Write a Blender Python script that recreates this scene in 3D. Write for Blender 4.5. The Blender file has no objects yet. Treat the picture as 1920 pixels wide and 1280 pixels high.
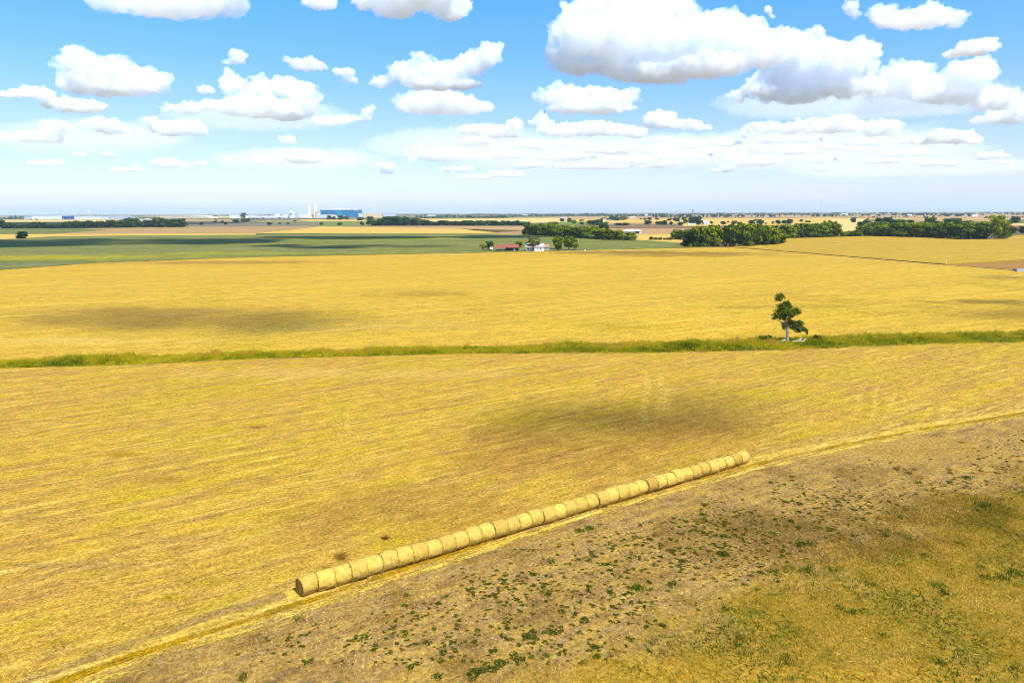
import bpy, bmesh, math, random
import numpy as np
from mathutils import Vector, Matrix, noise

sc = bpy.context.scene
col = sc.collection
rng = np.random.default_rng(7)
rnd = random.Random(7)

# ------------------------------------------------------------------ camera
F = 1280.0                 # focal length in pixels of the 1920 px wide photograph
H = 27.6                   # drone height
HORIZON = 398.0
PITCH = math.atan((640 - HORIZON) / F)
ROLL = math.radians(0.2)
def _cam():
    fwd = Vector((0, math.cos(PITCH), -math.sin(PITCH))); right = Vector((1, 0, 0)); up = right.cross(fwd)
    r = right*math.cos(ROLL) - up*math.sin(ROLL); u = right*math.sin(ROLL) + up*math.cos(ROLL)
    return Matrix((r, u, -fwd)).transposed()
RM = _cam(); RMT = RM.transposed()
FWD = -Vector(RM.col[2])
CAM = Vector((0, 0, H))
cam = bpy.data.objects.new('camera', bpy.data.cameras.new('camera')); col.objects.link(cam)
cam.matrix_world = Matrix.Translation(CAM) @ RM.to_4x4()
cam.data.sensor_width = 36; cam.data.lens = 24; cam.data.clip_start = 0.5; cam.data.clip_end = 2e5
sc.camera = cam

def ray(px, py): return RM @ Vector(((px-960)/F, -(py-640)/F, -1))
def P(px, py, z=0.0):
    r = ray(px, py); return CAM + r*((z-H)/r.z)
def PD(px, py, Y):                      # the point of a sight line at world distance Y
    r = ray(px, py); return CAM + r*(Y/r.y)
def mpp(p): return max(1.0, (Vector(p)-CAM).dot(FWD))/F      # metres per photo pixel at p
MX = np.array([list(r) for r in RMT])
def to_px(pts):
    q = (np.asarray(pts) - np.array([0, 0, H])) @ MX.T
    d = -q[:, 2]
    return np.stack([960+q[:, 0]/d*F, 640-q[:, 1]/d*F], 1)

# ------------------------------------------------------------------ light
EXPO = 0.9
SUN_EL = math.radians(58)
SD = Vector((0.64, -0.77, 0)).normalized()*math.cos(SUN_EL) + Vector((0, 0, math.sin(SUN_EL)))
sl = bpy.data.lights.new('sun', 'SUN'); sl.energy = 4.2; sl.angle = math.radians(0.5); sl.color = (1, .965, .90)
so = bpy.data.objects.new('sun', sl); col.objects.link(so)
so.rotation_euler = SD.to_track_quat('Z', 'Y').to_euler()
sc.view_settings.view_transform = 'Standard'; sc.view_settings.look = 'None'
sc.view_settings.exposure = EXPO; sc.view_settings.gamma = 1
sc.cycles.max_bounces = 32; sc.cycles.volume_bounces = 28
sc.cycles.diffuse_bounces = 3; sc.cycles.glossy_bounces = 2; sc.cycles.transparent_max_bounces = 24
sc.cycles.use_denoising = True; sc.cycles.filter_width = 1.0

K = 1.95                                # how bright a sunlit white ground would render at EXPO
def lin(c): c /= 255.0; return c/12.92 if c <= .04045 else ((c+.055)/1.055)**2.4
def C(r, g, b, k=None):
    k = k or K
    return (min(.85, lin(r)/k), min(.85, lin(g)/k*.955), min(.85, lin(b)/k*.70), 1)

w = bpy.data.worlds.new('World'); sc.world = w; w.use_nodes = True

# ------------------------------------------------------------------ nodes
class NT:
    def __init__(s, tree): s.t = tree; s.n = tree.nodes; s.l = tree.links
    def add(s, ty, **kw):
        n = s.n.new(ty)
        for k, v in kw.items(): setattr(n, k, v)
        return n
    def put(s, sock, v):
        if hasattr(v, 'is_output'): s.l.new(v, sock)
        else: sock.default_value = v
    def math(s, op, a, b=0.0, clamp=False):
        n = s.add('ShaderNodeMath', operation=op, use_clamp=clamp); s.put(n.inputs[0], a); s.put(n.inputs[1], b); return n.outputs[0]
    def vm(s, op, a, b=(0, 0, 0)):
        n = s.add('ShaderNodeVectorMath', operation=op); s.put(n.inputs[0], a)
        if op == 'SCALE': s.put(n.inputs['Scale'], b)
        else: s.put(n.inputs[1], b)
        return n.outputs['Value'] if op in ('LENGTH', 'DOT_PRODUCT', 'DISTANCE') else n.outputs[0]
    def mr(s, v, a, b, c=0.0, d=1.0, smooth=False):
        n = s.add('ShaderNodeMapRange', interpolation_type='SMOOTHSTEP' if smooth else 'LINEAR')
        for i, x in enumerate((v, a, b, c, d)): s.put(n.inputs[i], x)
        return n.outputs[0]
    def noise(s, vec, scale, detail=3.0, rough=.55, dist=0.0):
        n = s.add('ShaderNodeTexNoise'); s.put(n.inputs['Vector'], vec)
        n.inputs['Scale'].default_value = scale; n.inputs['Detail'].default_value = detail
        n.inputs['Roughness'].default_value = rough; n.inputs['Distortion'].default_value = dist
        return n.outputs[0]
    def mix(s, f, a, b, blend='MIX'):
        n = s.add('ShaderNodeMix', data_type='RGBA', blend_type=blend)
        s.put(n.inputs[0], f); s.put(n.inputs[6], a); s.put(n.inputs[7], b); return n.outputs[2]
    def mul(s, c, v):
        n = s.add('ShaderNodeVectorMath', operation='SCALE'); s.put(n.inputs[0], c[:3] if isinstance(c, tuple) else c); s.put(n.inputs['Scale'], v); return n.outputs[0]
    def ramp(s, f, stops, interp='LINEAR'):
        n = s.add('ShaderNodeValToRGB'); s.put(n.inputs[0], f); e = n.color_ramp; e.interpolation = interp
        while len(e.elements) < len(stops): e.elements.new(.5)
        for el, (p, c) in zip(e.elements, stops): el.position = p; el.color = c
        return n.outputs[0]
    def mapping(s, vec, rotz=0.0, scale=(1, 1, 1), loc=(0, 0, 0)):
        n = s.add('ShaderNodeMapping'); s.put(n.inputs[0], vec)
        n.inputs['Rotation'].default_value = (0, 0, rotz); n.inputs['Scale'].default_value = scale; n.inputs['Location'].default_value = loc
        return n.outputs[0]

def new_mat(name, rough=.9, spec=.15):
    m = bpy.data.materials.new(name); m.use_nodes = True
    t = NT(m.node_tree); b = m.node_tree.nodes['Principled BSDF']
    b.inputs['Roughness'].default_value = rough; b.inputs['Specular IOR Level'].default_value = spec
    return m, t, b

def plain(name, c, rough=.8, spec=.2, var=.12, scale=.6, metal=0.0):
    m, t, b = new_mat(name, rough, spec)
    g = t.add('ShaderNodeTexCoord')
    n = t.noise(g.outputs['Object'], scale, 4)
    t.put(b.inputs['Base Color'], t.mul(c, t.mr(n, .25, .75, 1-var, 1+var)))
    b.inputs['Metallic'].default_value = metal
    return m

# ------------------------------------------------------------------ sky
t = NT(w.node_tree); bg = w.node_tree.nodes['Background']
sky = t.add('ShaderNodeTexSky', sky_type='NISHITA', sun_disc=False)
sky.sun_elevation = SUN_EL; sky.sun_rotation = math.atan2(SD.x, SD.y)
sky.air_density = 1.0; sky.dust_density = .6; sky.ozone_density = 2.0; sky.altitude = 200
tc = t.add('ShaderNodeTexCoord')
sep = t.add('ShaderNodeSeparateXYZ'); t.l.new(tc.outputs['Generated'], sep.inputs[0])
SKY_TINT = [(0.0, (.74, .76, 1.08, 1)), (.05, (.74, .745, 1.08, 1)), (.12, (.68, .76, 1.10, 1)), (.20, (.47, .79, 1.18, 1)), (.30, (.34, .86, 1.28, 1)), (.6, (.5, .9, 1.2, 1))]
tint = t.ramp(sep.outputs[2], SKY_TINT)
t.put(bg.inputs[0], t.mix(1.0, sky.outputs[0], tint, 'MULTIPLY')); bg.inputs[1].default_value = .11

# ------------------------------------------------------------------ objects
def tag(o, label=None, cat=None, group=None, kind=None):
    if label: o['label'] = label
    if cat: o['category'] = cat
    if group: o['group'] = group
    if kind: o['kind'] = kind
    return o
def link(name, me, mat=None, parent=None):
    o = bpy.data.objects.new(name, me); col.objects.link(o)
    if mat is not None:
        for m in (mat if isinstance(mat, (list, tuple)) else [mat]): me.materials.append(m)
    if parent: o.parent = parent
    return o
def empty(name, loc, rz=0.0):
    o = bpy.data.objects.new(name, None); col.objects.link(o); o.location = loc; o.rotation_euler.z = rz
    o.empty_display_size = .2; return o
def np_mesh(name, V, Fc, tone=None, smooth=False):
    me = bpy.data.meshes.new(name); V = np.asarray(V, np.float32); Fc = np.asarray(Fc, np.int32)
    me.vertices.add(len(V)); me.vertices.foreach_set('co', V.ravel())
    k = Fc.shape[1]; me.loops.add(Fc.size); me.loops.foreach_set('vertex_index', Fc.ravel())
    me.polygons.add(len(Fc)); me.polygons.foreach_set('loop_start', np.arange(len(Fc), dtype=np.int32)*k)
    if smooth: me.polygons.foreach_set('use_smooth', np.ones(len(Fc), bool))
    me.update(calc_edges=True); me.validate()
    if tone is not None:
        a = me.attributes.new('tone', 'FLOAT', 'POINT'); a.data.foreach_set('value', np.asarray(tone, np.float32))
    return me
ORD = ['first', 'second', 'third', 'fourth', 'fifth', 'sixth', 'seventh', 'eighth', 'ninth', 'tenth', 'eleventh', 'twelfth', 'thirteenth',
       'fourteenth', 'fifteenth', 'sixteenth', 'seventeenth', 'eighteenth', 'nineteenth', 'twentieth']
def ordn(i):
    if i < 20: return ORD[i]
    tens = {2: 'twenty', 3: 'thirty', 4: 'forty', 5: 'fifty'}[(i+1)//10]
    if (i+1) % 10 == 0: return tens[:-1]+'ieth'
    return tens+'-'+ORD[(i+1) % 10-1]

# ------------------------------------------------------------------ ground materials
ROW = math.atan2(0.545, 0.839)
def wpos(t): return t.add('ShaderNodeNewGeometry').outputs['Position']
def streak(t, pos, su, sv, off=0.0, rot=None, detail=4.0, rough=.6, dist=.15):
    v = t.mapping(t.mapping(pos, -(ROW if rot is None else rot)), 0, (1/su, 1/sv, 1/sv), (off, off*1.7, 0))
    return t.noise(v, 1.0, detail, rough, dist)
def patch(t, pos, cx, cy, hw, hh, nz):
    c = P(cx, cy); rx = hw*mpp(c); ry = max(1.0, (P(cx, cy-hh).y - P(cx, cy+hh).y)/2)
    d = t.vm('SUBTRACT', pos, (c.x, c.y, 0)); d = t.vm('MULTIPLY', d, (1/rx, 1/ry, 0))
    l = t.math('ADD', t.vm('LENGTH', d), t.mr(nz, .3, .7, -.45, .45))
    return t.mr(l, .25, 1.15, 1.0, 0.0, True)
def segment(t, pos, a, b, width, nz):
    pa, pb = P(*a), P(*b); d = pb-pa; L = d.length; d.normalize()
    q = t.vm('SUBTRACT', pos, (pa.x, pa.y, 0))
    u = t.vm('DOT_PRODUCT', q, tuple(d)); v = t.vm('DOT_PRODUCT', q, (-d.y, d.x, 0))
    v = t.math('ADD', v, t.mr(nz, .3, .7, -.3, .3))
    m = t.mr(t.math('ABSOLUTE', v), width*.3, width, 1.0, 0.0, True)
    uu = t.math('ABSOLUTE', t.math('SUBTRACT', t.math('DIVIDE', u, L), .5))
    return t.math('MULTIPLY', m, t.mr(uu, .4, .55, 1.0, 0.0))

def hay_material(name, cols, patches=(), segs=(), fine=1.0, rot=None, contrast=1.0, big=30.0, grain=1.0, speck=.8):
    gold, tan, bright, dull, olive, brown = cols
    m, t, b = new_mat(name, .95, .05); p = wpos(t)
    c = t.mix(t.mr(streak(t, p, 90*fine, 6*fine, 1, rot), .35, .65), gold, tan)
    blot = t.noise(p, 1/big, 5, .6, .4)
    c = t.mix(t.math('MULTIPLY', t.mr(blot, .50, .66), .6*contrast), c, olive)
    c = t.mix(t.math('MULTIPLY', t.mr(streak(t, p, 26*fine, 1.5*fine, 5, rot), .5, .66), .62*contrast), c, dull)
    c = t.mix(t.math('MULTIPLY', t.mr(streak(t, p, 18*fine, .9*fine, 9, rot), .52, .68), .75*contrast), c, bright)
    c = t.mix(t.math('MULTIPLY', t.mr(streak(t, p, 7*fine, .5*fine, 13, rot), .54, .7), .6*contrast), c, brown)
    b2 = streak(t, p, 9*fine, 3*fine, 41, rot, 5, .65)
    c = t.mix(t.math('MULTIPLY', t.mr(b2, .52, .64), .65*contrast), c, olive); c = t.mix(t.math('MULTIPLY', t.mr(b2, .36, .46, 1, 0), .5*contrast), c, dull)
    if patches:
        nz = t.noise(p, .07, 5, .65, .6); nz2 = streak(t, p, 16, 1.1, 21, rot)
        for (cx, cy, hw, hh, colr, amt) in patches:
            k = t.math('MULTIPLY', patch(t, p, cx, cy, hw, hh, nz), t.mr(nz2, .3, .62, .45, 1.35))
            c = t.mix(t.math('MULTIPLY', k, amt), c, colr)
    if segs:
        nz = t.noise(p, .06, 3); br = t.noise(p, .8, 3)
        for (a, bb, wd, amt) in segs:
            k = t.math('MULTIPLY', segment(t, p, a, bb, wd, nz), t.mr(br, .4, .6, .1, 1.35))
            c = t.mix(t.math('MULTIPLY', k, amt*.42), c, bright)
    sp = t.noise(p, 3.2/grain, 3, .7); sp2 = t.noise(p, 11.0/grain, 2, .6)
    sp0 = t.noise(t.mapping(t.mapping(p, -(ROW if rot is None else rot)), 0, (.5/grain, 1.1/grain, 1)), 1.0, 4, .7)
    c = t.mul(c, t.mr(sp0, .34, .66, 1-.32*speck, 1+.34*speck)); c = t.mul(c, t.mr(sp, .36, .64, 1-.46*speck, 1+.44*speck)); c = t.mul(c, t.mr(sp2, .36, .64, 1-.45*speck, 1+.42*speck))
    t.put(b.inputs['Base Color'], c)
    bu = t.add('ShaderNodeBump'); bu.inputs['Strength'].default_value = .6; bu.inputs['Distance'].default_value = .12
    h = t.math('ADD', t.math('MULTIPLY', sp, .6), t.math('ADD', t.math('MULTIPLY', sp2, .3), t.math('MULTIPLY', streak(t, p, 12, .7, 9, rot), .9)))
    t.put(bu.inputs['Height'], h); t.l.new(bu.outputs[0], b.inputs['Normal'])
    return m

BROWN = C(150, 108, 58); DKBROWN = C(112, 84, 38); MAUVE = C(172, 138, 98)
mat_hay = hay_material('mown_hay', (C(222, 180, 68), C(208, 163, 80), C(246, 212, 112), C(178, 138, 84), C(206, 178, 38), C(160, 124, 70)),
    patches=[(1180, 775, 320, 45, C(164, 134, 40), .5), (1040, 850, 330, 60, C(172, 126, 62), .55), (760, 960, 280, 60, C(178, 132, 66), .55), (1260, 815, 280, 40, C(178, 128, 64), .45),  # wide dull patches: soft cloud shade painted into the hay colour, with soil brown
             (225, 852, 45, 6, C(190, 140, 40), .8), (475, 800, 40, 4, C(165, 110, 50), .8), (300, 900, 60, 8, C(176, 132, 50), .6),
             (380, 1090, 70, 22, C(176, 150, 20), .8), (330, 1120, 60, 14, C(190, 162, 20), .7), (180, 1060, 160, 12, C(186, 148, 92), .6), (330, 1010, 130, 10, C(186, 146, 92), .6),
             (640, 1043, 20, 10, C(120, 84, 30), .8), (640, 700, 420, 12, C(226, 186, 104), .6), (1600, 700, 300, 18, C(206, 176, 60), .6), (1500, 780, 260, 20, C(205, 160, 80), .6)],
    segs=[((1213, 705), (1208, 800), .9, .75), ((1236, 700), (1240, 780), .8, .7), ((1250, 720), (1250, 772), .8, .6), ((1622, 715), (1600, 785), .6, .75),
          ((1650, 712), (1628, 800), .5, .6), ((1680, 735), (1648, 800), .5, .7), ((650, 770), (655, 830), .5, .6), ((630, 760), (640, 810), .5, .5), ((1740, 768), (1785, 766), 1.2, .9)])
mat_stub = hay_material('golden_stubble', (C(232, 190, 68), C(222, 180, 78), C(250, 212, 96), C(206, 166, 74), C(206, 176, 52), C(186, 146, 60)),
    patches=[(290, 588, 230, 17, C(172, 134, 70), .6), (330, 600, 340, 24, C(196, 158, 76), .5), (790, 551, 110, 8, C(190, 150, 60), .7), (1850, 566, 130, 6, C(138, 116, 44), .75),  # long brown patches put cloud shade and thin stubble into the field colour
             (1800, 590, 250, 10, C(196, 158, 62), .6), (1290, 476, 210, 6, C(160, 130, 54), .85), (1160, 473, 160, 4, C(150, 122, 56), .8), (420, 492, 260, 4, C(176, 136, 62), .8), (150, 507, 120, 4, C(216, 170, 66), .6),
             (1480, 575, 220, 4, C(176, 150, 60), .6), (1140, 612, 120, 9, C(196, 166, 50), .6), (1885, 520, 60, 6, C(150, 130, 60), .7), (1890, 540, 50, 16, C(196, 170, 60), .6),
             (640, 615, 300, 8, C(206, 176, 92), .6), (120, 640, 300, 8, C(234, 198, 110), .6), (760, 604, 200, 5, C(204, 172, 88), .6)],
    fine=4.0, rot=math.radians(26), contrast=.85, big=60.0, grain=2.2, speck=.6)
mat_green = hay_material('green_crop', (C(134, 138, 68), C(142, 142, 88), C(168, 166, 120), C(106, 116, 76), C(150, 150, 50), C(104, 110, 82)),
    patches=[(60, 484, 330, 6, C(186, 172, 34), .9), (420, 476, 260, 4, C(168, 164, 40), .8), (700, 448, 240, 3, C(166, 166, 30), .8), (1150, 458, 150, 4, C(146, 152, 80), .6), (30, 497, 200, 4, C(128, 128, 96), .7)],
    fine=7, rot=math.radians(12), contrast=.9, big=120.0, grain=5, speck=.7)
mat_ripe = hay_material('ripe_crop', (C(216, 178, 66), C(210, 170, 70), C(226, 190, 88), C(190, 156, 60), C(194, 168, 50), C(190, 150, 66)), fine=5, rot=math.radians(-20), contrast=.6, big=80.0, grain=4, speck=.55)
def simple_field(name, a, b, scale=.012):
    m, t, bs = new_mat(name, .95, .05); p = wpos(t)
    n = streak(t, p, 1/scale*3, 1/scale*.25, 3, math.radians(8)); c = t.mix(t.mr(n, .35, .65), a, b)
    c = t.mul(c, t.mr(t.noise(p, .25, 3, .7), .3, .7, .85, 1.15)); t.put(bs.inputs['Base Color'], c); return m
FLD = {
 'gold': simple_field('far_gold', C(232, 190, 92), C(240, 204, 120)), 'tan': simple_field('far_tan', C(186, 152, 106), C(200, 166, 118)),
 'pink': simple_field('far_pink', C(196, 158, 118), C(208, 172, 130)), 'olive': simple_field('far_olive', C(116, 124, 66), C(140, 142, 80)),
 'green': simple_field('far_green', C(120, 138, 66), C(150, 158, 84)), 'plow': simple_field('far_plowed', C(140, 108, 92), C(160, 124, 100)),
 'pale': simple_field('far_pale', C(236, 208, 150), C(246, 222, 170)), 'brown': simple_field('near_plowed', C(176, 132, 76), C(192, 148, 84)),
 'red': simple_field('far_red', C(170, 98, 72), C(184, 112, 80)), 'lightgold': simple_field('far_lightgold', C(240, 206, 136), C(250, 220, 156)), 'grey': simple_field('far_grey', C(128, 122, 112), C(146, 138, 120)),
}
# rough weedy soil
GRASS_LINE = [(800, 1340), (1000, 1275), (1180, 1235), (1300, 1150), (1420, 1090), (1560, 1020), (1700, 960), (1920, 900), (2200, 840)]
def rough_material():
    m, t, b = new_mat('rough_soil', .95, .05); p = wpos(t)
    c = t.mix(t.mr(t.noise(p, .9, 5, .65, .3), .38, .62), C(192, 158, 114), C(156, 120, 76))
    c = t.mix(t.math('MULTIPLY', t.mr(streak(t, p, 3.5, .8, 2), .42, .6), .85), c, C(214, 176, 96))
    c = t.mix(t.math('MULTIPLY', t.mr(t.noise(p, .18, 5, .6), .5, .64), .55), c, C(128, 96, 52))
    a, bb = P(1000, 1275), P(1920, 900); d = (bb-a).normalized()
    v = t.vm('DOT_PRODUCT', t.vm('SUBTRACT', p, (a.x, a.y, 0)), (d.y, -d.x, 0))
    v = t.math('ADD', v, t.mr(t.noise(p, .12, 4, .6), .3, .7, -4, 4))
    k = t.mr(v, -3, 3, 0, .8, True)
    gr = t.mix(t.mr(t.noise(p, .5, 4, .6), .4, .6), C(176, 142, 36), C(138, 126, 20))
    gr = t.mix(t.math('MULTIPLY', t.mr(streak(t, p, 4, 1.2, 31), .5, .64), .5), gr, C(196, 152, 74))
    c = t.mix(k, c, gr)
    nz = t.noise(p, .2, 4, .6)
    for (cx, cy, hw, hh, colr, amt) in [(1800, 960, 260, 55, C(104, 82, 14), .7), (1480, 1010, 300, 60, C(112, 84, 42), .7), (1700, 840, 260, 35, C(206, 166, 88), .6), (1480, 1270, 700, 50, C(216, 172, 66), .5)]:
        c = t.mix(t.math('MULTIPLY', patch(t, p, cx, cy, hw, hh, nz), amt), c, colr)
    sp = t.noise(p, 3.2, 5, .75)
    c = t.mul(c, t.mr(sp, .35, .65, .5, 1.46))
    sp3 = t.noise(p, 16, 2, .6); c = t.mix(t.mr(sp3, .66, .74), c, C(236, 206, 140))
    t.put(b.inputs['Base Color'], c)
    bu = t.add('ShaderNodeBump'); bu.inputs['Strength'].default_value = .7; bu.inputs['Distance'].default_value = .15
    t.put(bu.inputs['Height'], t.math('ADD', sp, t.math('MULTIPLY', t.noise(p, 1.3, 4), 1.2))); t.l.new(bu.outputs[0], b.inputs['Normal'])
    return m
mat_rough = rough_material()
def base_material():
    m, t, b = new_mat('patchwork_plain', .95, .05); p = wpos(t)
    vo = t.add('ShaderNodeTexVoronoi', feature='F1', distance='CHEBYCHEV'); t.put(vo.inputs['Vector'], t.mapping(p, math.radians(17), (1/900, 1/520, 1)))
    vo.inputs['Scale'].default_value = 1.0; vo.inputs['Randomness'].default_value = .85
    s = t.add('ShaderNodeSeparateColor'); t.l.new(vo.outputs['Color'], s.inputs[0])
    c = t.ramp(s.outputs[0], [(0, C(206, 172, 116)), (.22, C(226, 186, 110)), (.36, C(196, 160, 124)), (.48, C(140, 126, 92)), (.6, C(222, 192, 124)), (.7, C(112, 122, 70)), (.86, C(90, 108, 62))], 'CONSTANT')
    c = t.mul(c, t.mr(t.noise(p, .004, 5, .6), .3, .7, .82, 1.15)); c = t.mul(c, t.mr(t.noise(p, .2, 4, .7), .3, .7, .85, 1.15))
    t.put(b.inputs['Base Color'], c); return m

# ------------------------------------------------------------------ ground sheets
def jag(poly, step, amp, seed):
    """resample a closed world polygon and shake its edge"""
    r = random.Random(seed); out = []
    for a, b in zip(poly, poly[1:]+poly[:1]):
        n = max(1, min(400, int((b-a).length/step)))
        for i in range(n):
            q = a.lerp(b, i/n)
            e = noise.noise(Vector((q.x/step/3, q.y/step/3, seed*3.1)))*amp
            out.append(Vector((q.x+e, q.y+e*.7, q.z)))
    return out
def sheet(name, poly, mat, label, cat, kind='structure', z=0.0, thick=0.0, jagged=None):
    pts = [Vector((q.x, q.y, z)) if isinstance(q, Vector) else P(q[0], q[1], z) for q in poly]
    if jagged: pts = jag(pts, *jagged)
    bm = bmesh.new(); vs = [bm.verts.new(p) for p in pts]; f = bm.faces.new(vs)
    if f.normal.z < 0 or f.calc_area() and (bm.normal_update() or f.normal.z < 0): f.normal_flip()
    if thick:
        ex = bmesh.ops.extrude_face_region(bm, geom=[f]); 
        for v in [g for g in ex['geom'] if isinstance(g, bmesh.types.BMVert)]: v.co.z -= thick
        bmesh.ops.recalc_face_normals(bm, faces=bm.faces)
    bmesh.ops.triangulate(bm, faces=[f for f in bm.faces if len(f.verts) > 4])
    me = bpy.data.meshes.new(name); bm.to_mesh(me); bm.free()
    o = link(name, me, mat); tag(o, label, cat, kind=kind); return o

S = 26000.0
g = sheet('ground', [Vector((-S, -S, 0)), Vector((S, -S, 0)), Vector((S, S, 0)), Vector((-S, S, 0))], base_material(), 'wide flat farmland plain of tan, gold and olive fields reaching the horizon', 'ground', z=-.5)

DITCH_B = [(-900, 742), (-400, 712), (0, 690), (250, 684), (480, 672), (700, 667), (900, 662), (1200, 661), (1480, 655), (1700, 645), (1920, 640), (2400, 626)]
DITCH_T = [(-900, 722), (-400, 695), (0, 676), (250, 669), (480, 662), (700, 656), (900, 651), (1200, 643), (1480, 636), (1700, 627), (1920, 624), (2400, 610)]
MID = [(-320, 1440), (-150, 1372), (150, 1264), (350, 1196), (547, 1133), (700, 1083), (867, 1030), (1007, 982), (1117, 948), (1267, 908), (1417, 869), (1558, 838), (1752, 800), (1920, 774), (2400, 712)]
B_TOP = [(-900, 570), (-400, 535), (0, 506), (180, 493), (480, 482), (900, 474), (1100, 469), (1365, 463)]
B_RIGHT = [(1365, 463), (1560, 479), (1775, 497), (1920, 508), (2500, 552)]
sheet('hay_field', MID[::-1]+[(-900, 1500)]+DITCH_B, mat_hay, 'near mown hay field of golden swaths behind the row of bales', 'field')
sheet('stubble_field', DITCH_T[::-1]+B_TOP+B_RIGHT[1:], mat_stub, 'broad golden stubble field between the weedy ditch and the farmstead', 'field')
mat_ditchsoil = hay_material('ditch_soil', (C(150, 146, 40), C(140, 130, 52), C(190, 166, 80), C(120, 108, 44), C(120, 130, 20), C(110, 96, 44)))
sheet('ditch_bank', DITCH_B[::-1]+DITCH_T, mat_ditchsoil, 'grassy bank of the ditch between the two hay fields', 'ditch', z=.01)
lowE = [Vector((260, -60, 0)), Vector((-90, -60, 0))]
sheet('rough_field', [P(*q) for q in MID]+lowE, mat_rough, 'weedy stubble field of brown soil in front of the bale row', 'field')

# mown track beside the bales, banded across its width
MIDW = [P(*q) for q in MID]
def offset_line(pts, d):
    out = []
    for i, p in enumerate(pts):
        a = pts[max(0, i-1)]; b = pts[min(len(pts)-1, i+1)]; t_ = (b-a).normalized(); out.append(p+Vector((-t_.y, t_.x, 0))*d)
    return out
def dense(pts, step):
    out = []
    for a, b in zip(pts, pts[1:]):
        n = max(1, int((b-a).length/step)); out += [a.lerp(b, i/n) for i in range(n)]
    return out+[pts[-1]]
def band(name, d0, d1, z, mat, label, cat, amp=.25, seed=1, pts=None, kind='structure', step=.35):
    L = dense(pts or MIDW, step); V = []; Fc = []; E = []; lines = [offset_line(L, d0+(d1-d0)*f) for f in (0, .3, .7, 1)]
    for i in range(len(L)):
        w_ = noise.fractal(Vector((L[i].x*.12, L[i].y*.12, seed)), 1, 2, 3)*amp; n = (lines[3][i]-lines[0][i]).normalized()
        for j in range(4): q = lines[j][i]+n*w_; V.append((q.x, q.y, z)); E.append((0, 1, 1, 0)[j])
        if i: Fc += [(4*i-4+j+1, 4*i-4+j, 4*i+j, 4*i+j+1) for j in range(3)]
    return tag(link(name, np_mesh(name, V, Fc, E), mat), label, cat, kind=kind)
def loosen(m, soft=.9, top=.94, gap=.75):
    t = NT(m.node_tree); at = t.add('ShaderNodeAttribute', attribute_name='tone'); p = wpos(t); nz = t.math('ADD', t.math('MULTIPLY', streak(t, p, 2.2, .45, 77), .6), t.math('MULTIPLY', t.noise(p, 5, 4, .7), .4))
    a = t.mr(t.math('ADD', at.outputs['Fac'], t.math('ADD', t.mr(nz, .3, .7, -.75, .55), t.mr(streak(t, p, 7, 1.6, 91), .35, .6, -gap, .1))), .15, .15+soft*.6, 0, top)
    tr = t.add('ShaderNodeBsdfTransparent'); mx = t.add('ShaderNodeMixShader'); t.put(mx.inputs[0], a); out = m.node_tree.nodes['Material Output']
    t.l.new(tr.outputs[0], mx.inputs[1]); t.l.new(m.node_tree.nodes['Principled BSDF'].outputs[0], mx.inputs[2]); t.l.new(mx.outputs[0], out.inputs[0]); return m
def hay2(name, a, b, c, d): return hay_material(name, (a, b, c, d, b, d), contrast=.9, fine=.6)
LEFTW = dense([P(*q) for q in MID[:5]], 1); RIGHTW = dense([P(*q) for q in MID[8:]], 1)
band('straw_strip', -1.7, 3.0, .006, loosen(hay2('yellow_track', C(252, 212, 96), C(246, 202, 98), C(255, 232, 150), C(236, 192, 96)), 1.5, .95, .05), 'broad yellow straw strewn strip beside the bale row', 'track', .2, 5)
band('dirt_track', .7, 2.5, .012, loosen(hay2('dusty_track', C(196, 160, 104), C(206, 168, 100), C(232, 196, 120), C(172, 142, 108)), 1.2, .7), 'dusty greyish wheel track leading to the near end of the bale row', 'track', .3, 2, LEFTW)
band('dirt_track', 1.2, 4.2, .012, loosen(hay2('sandy_track', C(222, 180, 92), C(228, 188, 104), C(244, 210, 134), C(206, 164, 84)), 1.4), 'sandy smear of the track beyond the far end of the bales', 'track', .3, 8, RIGHTW[2:])
band('grass_strip', -.62, .5, .018, loosen(hay2('mustard_strip', C(206, 160, 14), C(190, 146, 14), C(230, 184, 40), C(164, 126, 8)), 1.3, .96, .65), 'mustard coloured grass strip down the middle of the track', 'grass', .2, 4)
band('straw_edge', -1.75, -.75, .024, loosen(hay2('pale_edge', C(250, 214, 96), C(242, 202, 96), C(255, 232, 150), C(226, 186, 92)), 1.2), 'pale straw edge between the track and the weedy field', 'track', .25, 3)

# green crop, ripe crop and the far strips
sheet('green_field', [(-900, 569), (-400, 534), (0, 505), (180, 492), (480, 481), (900, 473), (1100, 468), (1355, 462.5), (1283, 463), (1275, 455), (1195, 450), (1140, 450), (985, 441), (900, 437.5), (700, 437.5), (480, 440), (100, 443), (60, 445.5), (0, 450), (-400, 462)],
      mat_green, 'dark green crop field behind the golden stubble, striped by cloud shade', 'field', z=.35, thick=.7)
sheet('ripe_field', [(1368, 462), (1462, 457), (1472, 447), (1570, 444), (1640, 442), (1720, 445), (1800, 449), (1885, 448), (1905, 441), (2500, 434), (2500, 470), (1920, 486.5), (1775, 495)], mat_ripe, 'standing ripe crop below the right-hand grove', 'field', z=.5, thick=.9)
sheet('plowed_field', [(1775, 496.5), (1920, 487.5), (2500, 472), (2500, 551), (1920, 507)], FLD['brown'], 'small brown ploughed field beside the ripe crop', 'field')
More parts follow.
